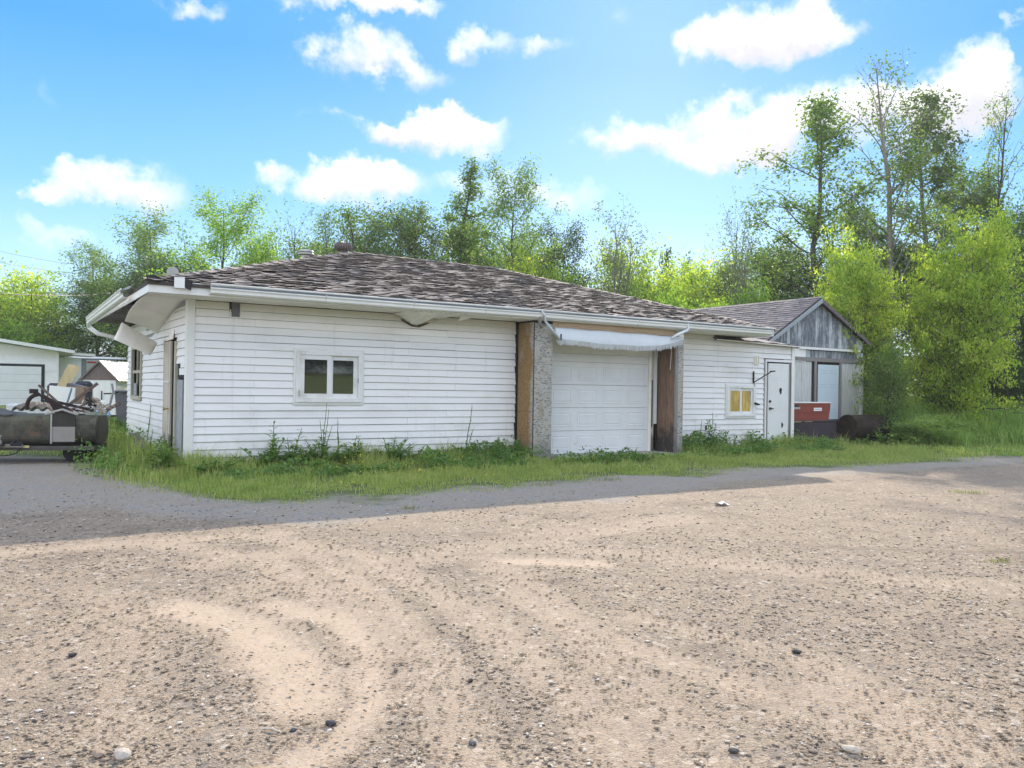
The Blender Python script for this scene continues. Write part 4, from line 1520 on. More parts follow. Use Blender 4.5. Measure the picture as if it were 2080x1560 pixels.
# tattered shingles and metal at the left corner
mb = MB()
mb.grid(lambda u, v: (EXL - .05 + .55 * u, EY0 - .05 - .02 * math.sin(u * 9), 2.895 + .085 * v + .02 * math.sin(u * 11)), 10, 2, .01)
mb.build('torn_underlay', TAR, G)
MB().slab([(-.37, EY0 - .08, 2.99), (-.37, EY0 - .085, 2.83), (-.22, EY0 - .085, 2.83), (-.22, EY0 - .08, 3.0)], .006).build('flashing', WHITE, G)
MB().add([(-.22, EY0 - .082, 2.98), (-.10, EY0 - .082, 2.96), (-.13, EY0 - .082, 2.80), (-.2, EY0 - .082, 2.83)], [(0, 1, 2, 3)]).build('torn_flap', TAR, G)
mb = MB()
for k in range(5):
    a = k * 1.2
    mb.slab([(EXL - .16 + .05 * math.cos(a), .75 + .13 * k, 2.92), (EXL - .02, .72 + .13 * k, 3.0 + .02 * math.sin(a)), (EXL - .02, .88 + .13 * k, 2.97), (EXL - .18, .9 + .13 * k, 2.90 + .03 * math.sin(a * 2))], .006)
mb.build('crumpled_flashing', STEEL, G)
# round lamp on the left roof corner
mb = MB().tube([(-.30, -.2, 2.95), (-.30, -.2, 3.08)], .012, 6)
mb.tube([(-.30, -.25, 3.13), (-.30, -.2, 3.13), (-.30, -.15, 3.13)], [.085, .088, .05], 16)
mb.build('roof_lamp', STEEL, G)

# ---- hip roof
ZE, ZR, YR = 2.91, 4.37, 3.45
RX0, RX1 = 4.1, 7.85
A_ = Vector((EXL - .03, EY0 - .05, ZE))
B_ = Vector((EXR + .03, EY0 - .05, ZE))
Cc = Vector((EXR + .03, 7.6, ZE))
D_ = Vector((EXL - .03, 7.6, ZE))
P_, Q_ = Vector((RX0, YR, ZR)), Vector((RX1, YR, ZR))
mb = MB()
mb.add([A_, B_, Q_, P_], [(0, 1, 2, 3)])
mb.add([B_, Cc, Q_], [(0, 1, 2)])
mb.add([Cc, D_, P_, Q_], [(0, 1, 2, 3)])
mb.add([D_, A_, P_], [(0, 1, 2)])
dn = Vector((0, 0, -.05))
mb.add([A_ + dn, B_ + dn, Cc + dn, D_ + dn], [(3, 2, 1, 0)])
for a, b in ((A_, B_), (B_, Cc), (Cc, D_), (D_, A_)):
    mb.add([a, b, b + dn, a + dn], [(0, 3, 2, 1)])
roof = mb.build('roof', mat('roof_felt', m_plain((.07, .062, .06), .95)), G)
SL = math.hypot(YR - A_.y, ZR - ZE)
ey = Vector((0, (YR - A_.y) / SL, (ZR - ZE) / SL))
ez = Vector((0, -ey.z, ey.y))
VAR = []
for k in range(14):
    r = random.Random(100 + k)
    wd, ln = .262 + r.uniform(-.015, .008), .165
    curl = r.choice([.006, .010, .016, .024, .034])
    side = r.uniform(-.02, .02)
    mb = MB()
    def fn(u, v, curl=curl, side=side, wd=wd, r=r):
        c = curl * (1 - v) ** 2.2 + side * (u - .5) * (1 - v) + .010 * (1 - v)
        cup = -.012 * math.sin(PI * u) * (1 - v) * (1 if curl > .01 else .2)
        return (u * wd + (.004 * math.sin(v * 7)), v * ln + (.010 * math.sin(u * 8 + curl * 300) * (1 - v)), c + cup + .008)
    mb.grid(fn, 3, 2, .0055)
    VAR.append(mb)
shn = []
row = 0
EXS = .125
while row * EXS < SL - .05:
    s_ = row * EXS
    fr = s_ / SL
    xl, xr = A_.x + (P_.x - A_.x) * fr, B_.x + (Q_.x - B_.x) * fr
    x = xl - R1.uniform(0, .25)
    while x < xr - .1:
        if x > xl - .12 and x + .2 < xr + .12 and R1.random() > .012:
            org = A_ + ey * (s_ + R1.uniform(-.012, .012))
            shn.append((Vector((x, org.y, org.z)) + ez * .004, R1.randrange(14), R1.uniform(-.03, .03)))
        x += .27
    row += 1
cv = Vector(CAM)
shn.sort(key=lambda t: (t[0] - cv).length)
meshes = []
for mb in VAR:
    me = mb.mesh('shingle', SHG)
    meshes.append(me)
Rm = Matrix(((1, 0, 0), (0, ey.y, ez.y), (0, ey.z, ez.z))).to_4x4()
for (p, k, a) in shn[:200]:
    o = link('shingle', meshes[k], roof)
    o.matrix_local = Matrix.Translation(p) @ Rm @ Matrix.Rotation(a, 4, 'Z')
mb = MB()
for (p, k, a) in shn[200:]:
    M = Matrix.Translation(p) @ Rm @ Matrix.Rotation(a, 4, 'Z')
    mb.add([M @ Vector(v) for v in VAR[k].v], VAR[k].f)
o = link('shingles', mb.mesh('shingles', SHG), roof)
o['kind'] = 'stuff'
# caps along the hips and ridge
capm = []
for k in range(4):
    r = random.Random(k)
    mb = MB()
    c = r.uniform(.004, .022)
    mb.grid(lambda u, v: ((u - .5) * .27, v * .20, .012 + c * (1 - v) - .035 * abs(u - .5) * 2), 4, 1, .007)
    capm.append(mb.mesh('cap_shingle', SHG))
for (a, b) in ((A_, P_), (B_, Q_), (P_, Q_)):
    d = b - a
    n_ = int(d.length / .16)
    for i in range(n_):
        p = a + d * (i / n_)
        yv = d.normalized()
        xv = yv.cross(Vector((0, 0, 1))).normalized()
        zv = xv.cross(yv)
        M = Matrix((xv, yv, zv)).transposed().to_4x4()
        o = link('cap_shingle', capm[i % 4], roof)
        o.matrix_local = Matrix.Translation(p + Vector((0, 0, .012))) @ M @ Matrix.Rotation(R1.uniform(-.06, .06), 4, 'Z')
# ventilators
mb = MB()
mb.lathe([(.10, -.10), (.10, .03), (.15, .04), (.175, .07), (.188, .11), (.18, .155), (.14, .19), (.075, .215), (.015, .22)], 28, (3.89, YR, ZR))
tv = mb.build('roof_turbine', mat('turbine_brown', m_plain((.12, .095, .09), .6, .3)), G)
mb = MB()
for j in range(22):
    t = 2 * PI * j / 22
    c, s_ = math.cos(t), math.sin(t)
    pts = [(3.89 + rr * c, YR + rr * s_, ZR + zz) for rr, zz in ((.158, .04), (.188, .07), (.20, .11), (.19, .155), (.15, .195), (.075, .215))]
    mb.tube(pts, .008, 4, False)
mb.build('fin', mat('turbine_fin', m_plain((.22, .18, .165), .5, .3)), tv)
mb = MB().lathe([(.10, -.35), (.10, .0), (.17, .01), (.17, .03), (.15, .05), (.165, .07), (.15, .10), (.08, .12), (.01, .125)], 20, (2.86, 2.9, 4.12))
mb.build('roof_vent', STEEL, G)
# low roof over the right end
mb = MB()
mb.slab([(11.95, -.16, 2.655), (15.06, -.16, 2.60), (15.06, .98, 2.80), (11.95, .98, 3.0)], .03)
er = mb.build('lean_to_roof', SHG2, G)
mb = MB()
mb.grid(lambda u, v: (12.6 + 2.1 * u, -.165 + .5 * v, 2.66 - .04 * u + .035 * v + .012 * math.sin(u * 21 + v * 5)), 18, 3, .008)
mb.build('curled_edge', SHG2, er)
MB().slab([(11.95, -.17, 2.64), (15.06, -.17, 2.585), (15.06, -.15, 2.585), (11.95, -.15, 2.64)], .02).build('edge_board', SOFF, er)
# ---- garage door bay
PX0, PX1, QX0, QX1, PY = 6.335, 6.785, 10.17, 10.39, -.62
MB().box(PX0 + .012, PY + .012, -.12, PX1 - .02, -.01, 2.74).build('pillar_core', SHEATH, G)
MB().box(PX0, PY + .014, .93, PX0 + .011, -.0, 2.70).build('osb_sheet', OSB, G)
MB().box(PX0 - .001, PY + .014, -.12, PX0 + .011, -.0, .926).build('osb_sheet', OSB, G)
MB().box(PX0, PY, -.12, PX1, PY + .012, 2.68).build('osb_sheet', OSBG, G, label='grey weathered sheet')
MB().box(PX0 - .004, PY - .004, -.12, PX0 + .010, PY + .010, 2.69).build('dark_corner', TAR, G)
MB().box(6.303, -.05, .0, 6.333, .0, 2.74).build('dark_joint', DARK, G)
mb = MB()
mb.box(QX0 + .07, PY + .013, -.05, QX1, -.01, 2.62)
mb.build('pillar_core', SHEATH, G)
MB().box(QX0 + .075, PY, -.06, QX1 + .012, PY + .012, 2.50).build('osb_sheet', OSBG, G, label='grey weathered sheet')
MB().box(QX1, PY + .013, -.06, QX1 + .012, -.01, 2.62).build('osb_sheet', OSBG, G)
MB().box(QX0 + .075, PY + .001, 2.502, QX1 + .012, PY + .012, 2.70).build('white_cap', SOFF, G)
MB().box(QX0 - .005, PY - .001, -.03, QX0 + .072, PY + .04, 2.47, ch=.004).build('grey_board', WOODG, G)
MB().box(QX0 + .012, PY + .06, -.02, QX0 + .04, -.32, 2.66, ch=.004).build('jamb_board', WOODR, G)
MB().box(QX0 + .000, -.312, -.02, QX0 + .04, -.045, 2.66, ch=.004).build('jamb_board', WOODR, G)
MB().box(QX0 + .02, -.318, .3, QX0 + .03, -.314, 2.3).build('batten', WOODP, G)
MB().tube([(QX0 - .03, -.5, 2.42), (QX0 - .028, -.5, 2.2), (QX0 - .02, -.46, 1.85)], .006, 5).build('hanging_string', SOFF, G)
DX0, DX1, DZ0, DZ1 = 7.10, 9.88, .0, 2.0
gd = empty('garage_door', (0, 0, 0))
gd.parent = G
secs = 4
sh_ = .492
for k in range(secs):
    z0 = DZ0 + .005 + k * sh_
    mb = MB()
    mb.box(DX0 - .3, -.035, z0, DX1, .0, z0 + sh_ - .006, ch=.004)
    se = mb.build('door_section', DOORW, gd)
    for q in range(4):
        cw = (DX1 - 7.10) / 4
        a, b = 7.10 + q * cw + .085, 7.10 + (q + 1) * cw - .085
        za, zb = z0 + .085, z0 + sh_ - .09
        pm = MB()
        # raised field inside a pressed groove
        o_ = [(a, za), (b, za), (b, zb), (a, zb)]
        def ring(d, y):
            return [(a + d, y, za + d), (b - d, y, za + d), (b - d, y, zb - d), (a + d, y, zb - d)]
        vs = ring(0, -.036) + ring(.012, -.044) + ring(.026, -.0365) + ring(.05, -.0365) + ring(.062, -.043)
        fs = []
        for rr in range(4):
            for j in range(4):
                fs.append((rr * 4 + j, rr * 4 + (j + 1) % 4, rr * 4 + 4 + (j + 1) % 4, rr * 4 + 4 + j))
        fs.append((16, 17, 18, 19))
        pm.add(vs, fs)
        pm.build('pressed_panel', DOORW, se)
MB().box(DX0 - .3, -.034, DZ0 + secs * sh_ + .004, DX1, 0, 2.14).build('top_strip', DOORW, gd)
MB().box(DX0 - .35, -.045, 2.145, 10.16, .0, 2.74).build('header_panel', SOFF, G)
MB().box(9.885, -.075, .0, 9.955, .0, 2.70, ch=.004).build('door_jamb', SOFF, G)
MB().box(9.955, -.055, .02, 10.045, .0, 2.70).build('door_jamb', DOORD, G)
MB().box(10.045, -.07, .62, 10.125, .0, 2.70).build('door_jamb', DOORW, G)
MB().box(9.97, -.062, .55, 10.01, -.056, 1.62).build('dark_stain', mat('mould', m_plain((.10, .10, .10), .9, var=.6, scale=12)), G)
MB().box(10.125, -.04, -.02, 10.17, .0, 2.70).build('dark_joint', DARK, G)
MB().box(DX0 - .3, -.033, -.05, 9.88, -.002, .0).build('door_gap', DARK, G)
MB().box(6.80, PY + .02, 2.60, 10.16, PY + .06, 2.75).build('header_board', WOODH, G)
# awning cloth: a ragged tarp slung across the bay from two straps
aw = empty('awning', (8.4, -.7, 2.6), 0, 'ragged white cloth awning with a fringed edge slung over the garage door', 'awning')
def clothf(u, v):
    x = 6.78 + u * 3.5
    top = 2.615 - .03 * u
    bot = 2.35 - .075 * math.sin(PI * min(1, u * 1.05)) ** .8 + .34 * max(0, u - .80) ** 1.15 * 3.2 * .75
    bot = min(bot, top - .02)
    y = -.655 - .10 * v - .03 * math.sin(PI * v) - .012 * math.sin(u * 30) * v
    return (x - 8.4, y + .7, top + (bot - top) * v - 2.6 + .006 * math.sin(u * 21 + v * 4))
MB().grid(clothf, 60, 8, .004).build('cloth', CLOTH, aw, True)
r = random.Random(3)
mb = MB()
for i in range(210):
    u = i / 210
    p = Vector(clothf(u, 1))
    L = .075 + r.uniform(-.02, .025) + (.02 if r.random() < .1 else 0)
    wv = .017
    q = p + Vector((0, -.006, .055))
    ox = r.uniform(-.006, .006)
    mb.add([q, q + Vector((wv, 0, 0)), q + Vector((wv + ox, r.uniform(-.012, .004), -L - .02)), q + Vector((ox, r.uniform(-.012, .004), -L - .02 - r.uniform(0, .02)))], [(0, 1, 2, 3)])
mb.build('fringe', FRINGE, aw)
MB().tube([(6.36 - 8.4, -.06 - .07, .31), (6.43 - 8.4, -.14, .22), (6.45 - 8.4, -.12, .12), (6.60 - 8.4, -.10, -.02), (6.80 - 8.4, -.11, -.22)], [.022, .03, .035, .05, .055], 8, sq=.5).build('strap', CLOTH, aw, True)
MB().tube([(6.38 - 8.4, -.10, .20), (6.36 - 8.4, -.06, .08), (6.42 - 8.4, -.04, .0), (6.5 - 8.4, -.06, .05)], [.03, .04, .04, .02], 7).build('knot', mat('dirty_rag', m_plain((.22, .21, .19), .9, var=.5, scale=12)), aw, True)
MB().tube([(10.33 - 8.4, -.12, .30), (10.34 - 8.4, -.13, .18), (10.30 - 8.4, -.12, .13), (10.05 - 8.4, -.10, .03), (9.85 - 8.4, -.10, -.06)], [.012, .03, .05, .05, .03], 8, sq=.6).build('strap', CLOTH, aw, True)
MB().box(6.83 - 8.4, -.125, -.24, 6.86 - 8.4, -.115, -.12).build('tear', DARK, aw)

# ---- right end: white steel door, porch lamp, bracket, outlet
d0, d1 = 13.93, 14.70
dr = MB()
dr.box(13.84, -.05, -.02, 13.885, .02, 2.22).box(13.885, -.05, 2.16, 14.84, .02, 2.22)
dr.build('door_frame', WHITE, G)
MB().box(13.888, -.03, .0, 14.84, .0, 2.158).build('door_void', DARK, G)
MB().box(14.72, -.045, .0, 14.80, -.032, 2.14).build('hinge_jamb', WOODG, G)
od = MB().box(d0 - .01, -.075, .03, d1, -.035, 2.12, ch=.005).build('steel_door', DOORW, G)
for (a, b) in ((.04, .34), (.44, .74)):
    for (c, e_) in ((.18, .80), (.90, 1.52), (1.66, 1.98)):
        za, zb = c + .03, e_ + .03
        pm = MB()
        def ring2(d, y):
            return [(d0 + a + d, y, za + d), (d0 + b - d, y, za + d), (d0 + b - d, y, zb - d), (d0 + a + d, y, zb - d)]
        vs = ring2(0, -.0755) + ring2(.012, -.079) + ring2(.03, -.0752) + ring2(.05, -.078)
        fs = [(q * 4 + j, q * 4 + (j + 1) % 4, q * 4 + 4 + (j + 1) % 4, q * 4 + 4 + j) for q in range(3) for j in range(4)] + [(12, 13, 14, 15)]
        pm.add(vs, fs)
        pm.build('pressed_panel', DOORW, od)
def blot(cx, cz, w_, h_, m, name, sd):
    r = random.Random(sd)
    pts = []
    for i in range(14):
        t = 2 * PI * i / 14
        k = 1 + r.uniform(-.22, .18)
        pts.append((cx + math.cos(t) * w_ * k / 2 - (w_ * .25 if math.cos(t) < -.3 else 0) * 0, -.0805, cz + math.sin(t) * h_ * k / 2))
    MB().add(pts + [(p[0], -.074, p[2]) for p in pts], [tuple(range(14))] + [(i, (i + 1) % 14, 14 + (i + 1) % 14, 14 + i) for i in range(14)]).build(name, m, od)
blot(14.385, 1.42, .10, .17, DARK, 'hole', 1)
blot(14.46, .54, .07, .15, DARK, 'hole', 2)
blot(14.56, .22, .06, .20, mat('rust_patch', m_plain((.30, .12, .06), .9, var=.5, scale=30)), 'rust_patch', 3)
MB().tube([(13.97, -.075, 1.15), (13.97, -.11, 1.15)], .03, 12).tube([(13.97, -.075, .97), (13.97, -.13, .97)], .028, 12).tube([(13.97, -.12, .97), (14.07, -.12, .965)], .014, 8).build('lockset', BLACK, od)
MB().box(13.42, -.055, 2.06, 13.59, -.012, 2.30, ch=.01).box(13.455, -.09, 2.10, 13.475, -.05, 2.29).box(13.535, -.09, 2.10, 13.555, -.05, 2.29).build('porch_lamp', SOFF, G)
MB().box(11.74, -.045, .42, 11.86, -.02, .55, ch=.006).build('outlet_box', WHITE, G)
MB().box(11.735, -.06, .45, 11.76, -.03, .56).tube([(11.745, -.05, .56), (11.80, -.05, .565), (11.86, -.05, .55)], .006, 5).build('outlet_cover', BLACK, G)
br = empty('wall_bracket', (13.40, -.04, 1.6), 0, 'black iron hanger bracket fixed between the small window and the white steel door', 'bracket')
MB().box(-.02, -.012, .0, .02, .012, .30).build('back_plate', BLACK, br)
MB().bar((0, -.01, .02), (.10, -.48, .30), .022).bar((.08, -.44, .295), (.13, -.56, .305), .03).build('arm', BLACK, br)
cbl = MB().tube([(13.42, -.05, 1.62), (13.43, -.055, 1.3), (13.44, -.05, 1.12), (13.43, -.05, .9)], .007, 5)
cbl.tube([(13.42, -.06, 1.10), (13.50, -.10, 1.075), (13.58, -.10, 1.07)], [.035, .03, .012], 6)
set_props(cbl.build('cable', BLACK), 'black cable with a lump hanging right of the small yellow window', 'cable')
MB().box(12.55, -.35, -.03, 13.7, -.1, .05, ch=.01).build('brick_footing', mat('brick_red', m_plain((.24, .15, .12), .9, var=.35, scale=20)), G)

# ------------------------------------------------------------------ weathered barn at the right
BN = empty('barn', (17.25, 1, 0), 0, 'weathered grey board barn with a dark shingle roof behind the right end of the garage', 'barn')
BY = 1.0
bx0, bx1, bxa, bza, bzl, bzr = 15.02, 19.42, 17.25, 4.10, 2.80, 2.80
def L(x, y, z):
    return (x - 17.25, y - 1, z)
sl_l = (bza - 2.72) / (bxa - 14.87)
sl_r = (bza - 2.98) / (19.47 - bxa)
# upper gable boards
x = bx0
k = 0
while x < bx1 - .02:
    wd = .145 + R1.uniform(-.02, .03)
    x2 = min(x + wd, bx1)
    def top(xx):
        return bza - .10 - (sl_l * (bxa - xx) if xx < bxa else sl_r * (xx - bxa))
    t0, t1 = top(x), top(x2 - .006)
    if min(t0, t1) > 2.72:
        dy = R1.uniform(-.006, .006)
        zb = 2.70 if x > 16.3 else 2.62
        vs = [(x, BY - .02 + dy, zb), (x2 - .012, BY - .02 + dy, zb), (x2 - .012, BY - .02 + dy, t1), (x, BY - .02 + dy, t0)]
        pk = [(x < bxa < x2)]
        vs2 = [(p[0], BY + .005, p[2]) for p in vs]
        MB().add([L(*p) for p in vs + vs2], [(0, 1, 2, 3), (7, 6, 5, 4), (0, 4, 5, 1), (1, 5, 6, 2), (2, 6, 7, 3), (3, 7, 4, 0)]).build('barn_board', BARN, BN)
    x = x2
# mid band and lower wall boards
x = 15.0
while x < 19.3:
    wd = .19 + R1.uniform(-.02, .03)
    dy = R1.uniform(-.004, .004)
    MB().box(*L(x, BY - .012 + dy, 2.40), *L(x + wd - .006, BY + .006, 2.60)).build('barn_board', BARN, BN)
    x += wd
x = 15.0
while x < 19.35:
    wd = .225 + R1.uniform(-.01, .01)
    if not (17.05 < x + wd / 2 < 18.4):
        dy = R1.uniform(-.004, .004)
        MB().box(*L(x, BY - .022 + dy, .0), *L(x + wd - .007, BY + .006, 2.27)).build('lower_board', BARNL, BN)
    x += wd
MB().box(*L(15.0, BY + .01, -.1), *L(19.38, BY + .05, 2.7)).build('wall', SHEATH, BN)
mbw = MB()
mbw.add([L(bx0, BY + .01, 2.7), L(bx1, BY + .01, 2.7), L(bxa, BY + .01, bza - .08)], [(0, 1, 2)])
mbw.box(*L(15.0, BY + .05, -.1), *L(15.06, 6.2, 2.7)).box(*L(19.32, BY + .05, -.1), *L(19.38, 6.2, 2.7)).box(*L(15.0, 6.15, -.1), *L(19.38, 6.2, 2.7))
mbw.build('wall', SHEATH, BN)
MB().box(*L(16.42, BY - .09, 2.615), *L(19.2, BY - .02, 2.685)).build('white_ledge', WHITE, BN)
MB().box(*L(16.2, BY - .05, 2.28), *L(19.3, BY - .026, 2.395)).build('door_header', WOODG, BN)
MB().box(*L(15.8, BY - .04, 2.26), *L(16.72, BY - .022, 2.62)).build('white_patch', SID, BN)
MB().box(*L(17.12, BY - .06, 0), *L(17.20, BY - .02, 2.28)).build('door_jamb', WOODG, BN)
MB().box(*L(18.26, BY - .06, 0), *L(18.35, BY - .02, 2.28)).build('door_jamb', WOODG, BN)
bd = MB().box(*L(17.28, BY - .05, .62), *L(18.22, BY - .02, 2.20), ch=.004).build('pale_door', mat('pale_blue_door', m_plain((.60, .70, .76), .5, var=.04, scale=2)), BN)
for zz in (1.95, 2.03, 1.55, 1.62, .8, .9):
    MB().box(*L(17.36, BY - .054, zz), *L(17.68, BY - .05, zz + .008)).box(*L(17.80, BY - .054, zz), *L(18.12, BY - .05, zz + .008)).build('pressed_line', mat('door_line', m_plain((.42, .50, .56), .6)), bd)
MB().box(*L(17.205, BY - .03, 0), *L(17.28, BY - .02, 2.25)).box(*L(17.28, BY - .03, 2.2), *L(18.26, BY - .02, 2.27)).build('door_void', DARK, BN)
# roof slabs, shingle courses, rakes
def bslab(side):
    if side < 0:
        e, zz = 14.80, bza - sl_l * (bxa - 14.80)
    else:
        e, zz = 19.55, bza - sl_r * (19.55 - bxa)
    return Vector((e, 0, zz))
mb = MB()
for sd in (-1, 1):
    e = bslab(sd)
    mb.slab([L(e.x, BY - .14, e.z), L(bxa, BY - .14, bza), L(bxa, 6.3, bza), L(e.x, 6.3, e.z)][::-1 if sd > 0 else 1], .06)
brf = mb.build('roof', mat('roof_felt', None), BN)
mb = MB()
e = bslab(-1)
dl = Vector((bxa - e.x, 0, bza - e.z))
n_ = int(dl.length / .145)
for i in range(n_ + 1):
    a = e + dl * (i / (n_ + .6))
    b = e + dl * ((i + 1.15) / (n_ + .6))
    y = BY - .15 - R1.uniform(0, .3)
    while y < 6.28:
        y2 = min(y + .30, 6.3)
        ya = max(y, BY - .15)
        if y2 > ya + .02:
            lf = R1.uniform(.010, .022)
            mb.slab([L(a.x, ya, a.z + lf + .012), L(b.x, ya, b.z + .010), L(b.x, y2 - .012, b.z + .010), L(a.x, y2 - .012, a.z + lf + .012)][::-1], .009)
        y = y2
o = mb.build('shingles', SHG2, brf, kind='stuff')
mb = MB()
e = bslab(-1)
mb.slab([L(e.x, BY - .165, e.z - .02), L(bxa, BY - .165, bza - .02), L(bxa, BY - .165, bza - .14), L(e.x, BY - .165, e.z - .13)], .025)
mb.build('rake_board', mat('rake_grey', m_wood((.30, .34, .37), (.40, .44, .47))), BN)
e = bslab(1)
mb = MB().slab([L(bxa, BY - .165, bza - .02), L(e.x, BY - .165, e.z - .02), L(e.x, BY - .165, e.z - .13), L(bxa, BY - .165, bza - .14)], .025)
mb.build('rake_board', mat('rake_dark', m_wood((.13, .11, .115), (.20, .17, .17))), BN)
MB().lathe([(.12, -.1), (.12, .10), (.20, .11), (.18, .16), (.05, .18)], 14, L(15.7, 4.6, bza - sl_l * (bxa - 15.7) + .05)).build('roof_vent', STEEL, BN)

# things standing before the barn
bn = empty('chest', (15.95, .35, 0), 0, 'dark purple brown chest standing on the grass before the barn, under the red bin', 'chest')
MB().box(-.98, -.27, -.05, .98, .27, .60, ch=.02).build('body', PURP, bn)
MB().box(-1.0, -.29, .602, 1.0, .29, .645, ch=.012).build('lid', mat('chest_lid', m_plain((.06, .055, .06), .7, var=.4)), bn)
MB().box(-.97, -.295, .60, -.55, -.292, .615).box(-.4, -.295, .603, -.1, -.292, .613).build('edge_trim', WOODP, bn)
rb = empty('bin', (15.75, .33, .648), 0, 'red plastic bin with a white rim and small label on top of the dark chest', 'bin')
def taper(x0, x1, y0, y1, z0, z1, t, m, nm, par):
    vs = [(x0 + t, y0 + t * .5, z0), (x1 - t, y0 + t * .5, z0), (x1 - t, y1 - t * .5, z0), (x0 + t, y1 - t * .5, z0), (x0, y0, z1), (x1, y0, z1), (x1, y1, z1), (x0, y1, z1)]
    return MB().add(vs, [(0, 3, 2, 1), (4, 5, 6, 7), (0, 1, 5, 4), (1, 2, 6, 5), (2, 3, 7, 6), (3, 0, 4, 7)]).build(nm, m, par)
taper(-.835, .835, -.27, .27, 0, .21, .02, RED, 'lower_body', rb)
taper(-.85, .85, -.29, .29, .212, .455, .02, RED, 'body', rb)
MB().box(-.87, -.305, .457, .87, .305, .485, ch=.008).build('rim', GUT, rb)
lb = MB().box(.14, -.300, .25, .46, -.284, .335).build('label_plate', WHITE, rb)
# small grey print on the label, too far to read in the photograph
mb = MB()
for i in range(7):
    mb.box(.17 + i * .036, -.3015, .283 + (i % 2) * .003, .17 + i * .036 + .024, -.3002, .306)
mb.build('print', mat('print_grey', m_plain((.25, .25, .25), .8)), lb)
MB().box(-.86, -.302, .30, -.44, -.286, .35).build('hinge_plate', STEEL, rb)
MB().box(-.84, -.304, .36, -.50, -.290, .42).build('latch', BLACK, rb)
tk = empty('fuel_tank', (18.02, .0, .44), math.radians(-6), 'rusty cylindrical tank lying on its side under the maple branches', 'tank')
def tank(x0, x1, r_):
    pr_ = []
    return MB().tube([(x0, 0, 0), (x0 + .03, 0, 0), (x0 + .05, 0, 0), (x1 - .05, 0, 0), (x1 - .03, 0, 0), (x1, 0, 0)], [r_ * .90, r_ * .985, r_, r_, r_ * .985, r_ * .9], 32)
tank(-.62, .72, .345).build('shell', RUST, tk, False)
MB().tube([(-.60, 0, 0), (-.64, 0, 0)], [.356, .35], 32).build('rim', RUST, tk)
MB().tube([(.70, 0, 0), (.74, 0, 0)], [.356, .35], 32).build('rim', RUST, tk)
MB().tube([(-.18, 0, .35), (-.18, 0, .42)], .03, 8).tube([(-.10, .02, .35), (-.10, .02, .62)], .014, 6).build('pipe', STEEL, tk)
MB().box(-.4, -.3, -.5, -.3, .3, -.30).build('cradle', RUST, tk)
MB().box(.5, -.3, -.5, .6, .3, -.30).build('cradle', RUST, tk)
pl = MB().box(14.9, -.75, -.02, 15.9, -.63, .015, M=None)
set_props(pl.build('plank', mat('pale_plank', m_plain((.50, .48, .42), .8))), 'pale narrow plank lying in the grass by the corner post', 'plank')

# ------------------------------------------------------------------ left side: trailer full of scrap, sheds behind
RZ = math.atan2(RT[1], RT[0])


def frame(lat, D, z=0., dz=None):
    p = CAM + FW * D + RT * lat
    zz = gz1(p[0], p[1]) if dz is None else dz
    return (float(p[0]), float(p[1]), zz + z)


TRK = 8.12                                     # lateral distance of the trailer's middle
t = empty('tank_trailer', frame(-TRK, 13.8, 0, 0.), RZ + .22, 'mossy olive green tank bodied trailer loaded with rusty scrap', 'trailer')
def rr_prof(w_, z0, z1, r_, n=5):
    pts = []
    for (cy_, cz_, a0) in ((w_ - r_, z0 + r_, -90), (w_ - r_, z1 - r_, 0), (r_, z1 - r_, 90), (r_, z0 + r_, 180)):
        for i in range(n + 1):
            a = math.radians(a0 + 90 * i / n)
            pts.append((cy_ + r_ * math.cos(a), cz_ + r_ * math.sin(a)))
    return pts
MB().extrude(rr_prof(.9, .27, .80, .16), -1.35, .55, 'x').build('body', TRL, t, False)
MB().extrude(rr_prof(.85, .30, .78, .20), .56, .93, 'x').build('end_tank', TRL, t, False)
mb = MB()
mb.grid(lambda u, v: (-1.4 + 1.0 * u, .05 + .75 * v, .80 + .12 * math.sin(PI * (1 - u) * .5) * (.4 + .6 * v) + .012 * math.sin(u * 13 + v * 7)), 10, 6, .02)
mb.build('sagging_cover', mat('dark_cover', m_plain((.11, .105, .10), .8, var=.4)), t)
MB().box(.25, -.035, .34, .62, -.005, .60, ch=.004).build('pale_panel', mat('pale_panel', m_plain((.30, .285, .26), .8, var=.25)), t)
MB().box(.25, -.030, .604, .62, -.005, .83, ch=.004).build('dark_panel', mat('dark_panel', m_plain((.055, .053, .045), .8, var=.4)), t)
MB().box(.235, -.045, .31, .26, -.005, .83).build('edge_strip', STEEL, t)
MB().bar((.15, -.03, .82), (.42, -.05, .90), .05, .03).bar((.42, -.05, .90), (.66, -.03, .81), .05, .03).build('bent_edge', STEEL, t)
MB().box(-1.5, -.10, .20, .95, .0, .27, ch=.006).box(-1.5, .8, .20, .9, .9, .27).box(-.3, 0, .19, -.2, .8, .26).box(.8, 0, .19, .9, .8, .26).build('chassis', mat('chassis', m_plain((.10, .095, .085), .8, .2, .3)), t)
MB().box(-1.5, -.16, .255, -.15, -.10, .31).build('running_board', mat('grey_plank', m_plain((.22, .20, .17), .9, var=.3)), t)
MB().box(-.16, -.13, .245, -.06, -.105, .285).build('reflector', mat('amber', m_plain((.5, .42, .22), .5)), t)
MB().tube([(.56, .1, .16), (.56, .30, .16)], .17, 20).build('wheel', mat('tyre', m_plain((.022, .022, .022), .85)), t)
MB().tube([(.56, .65, .16), (.56, .85, .16)], .17, 20).build('wheel', mat('tyre', None), t)
MB().tube([(-.50, -.14, .30), (-.50, -.14, .37)], .035, 12).tube([(-.50, -.14, .37), (-.505, -.14, .45)], .01, 6).tube([(-.53, -.14, .455), (-.48, -.14, .445)], .008, 5).build('jack', STEEL, t)
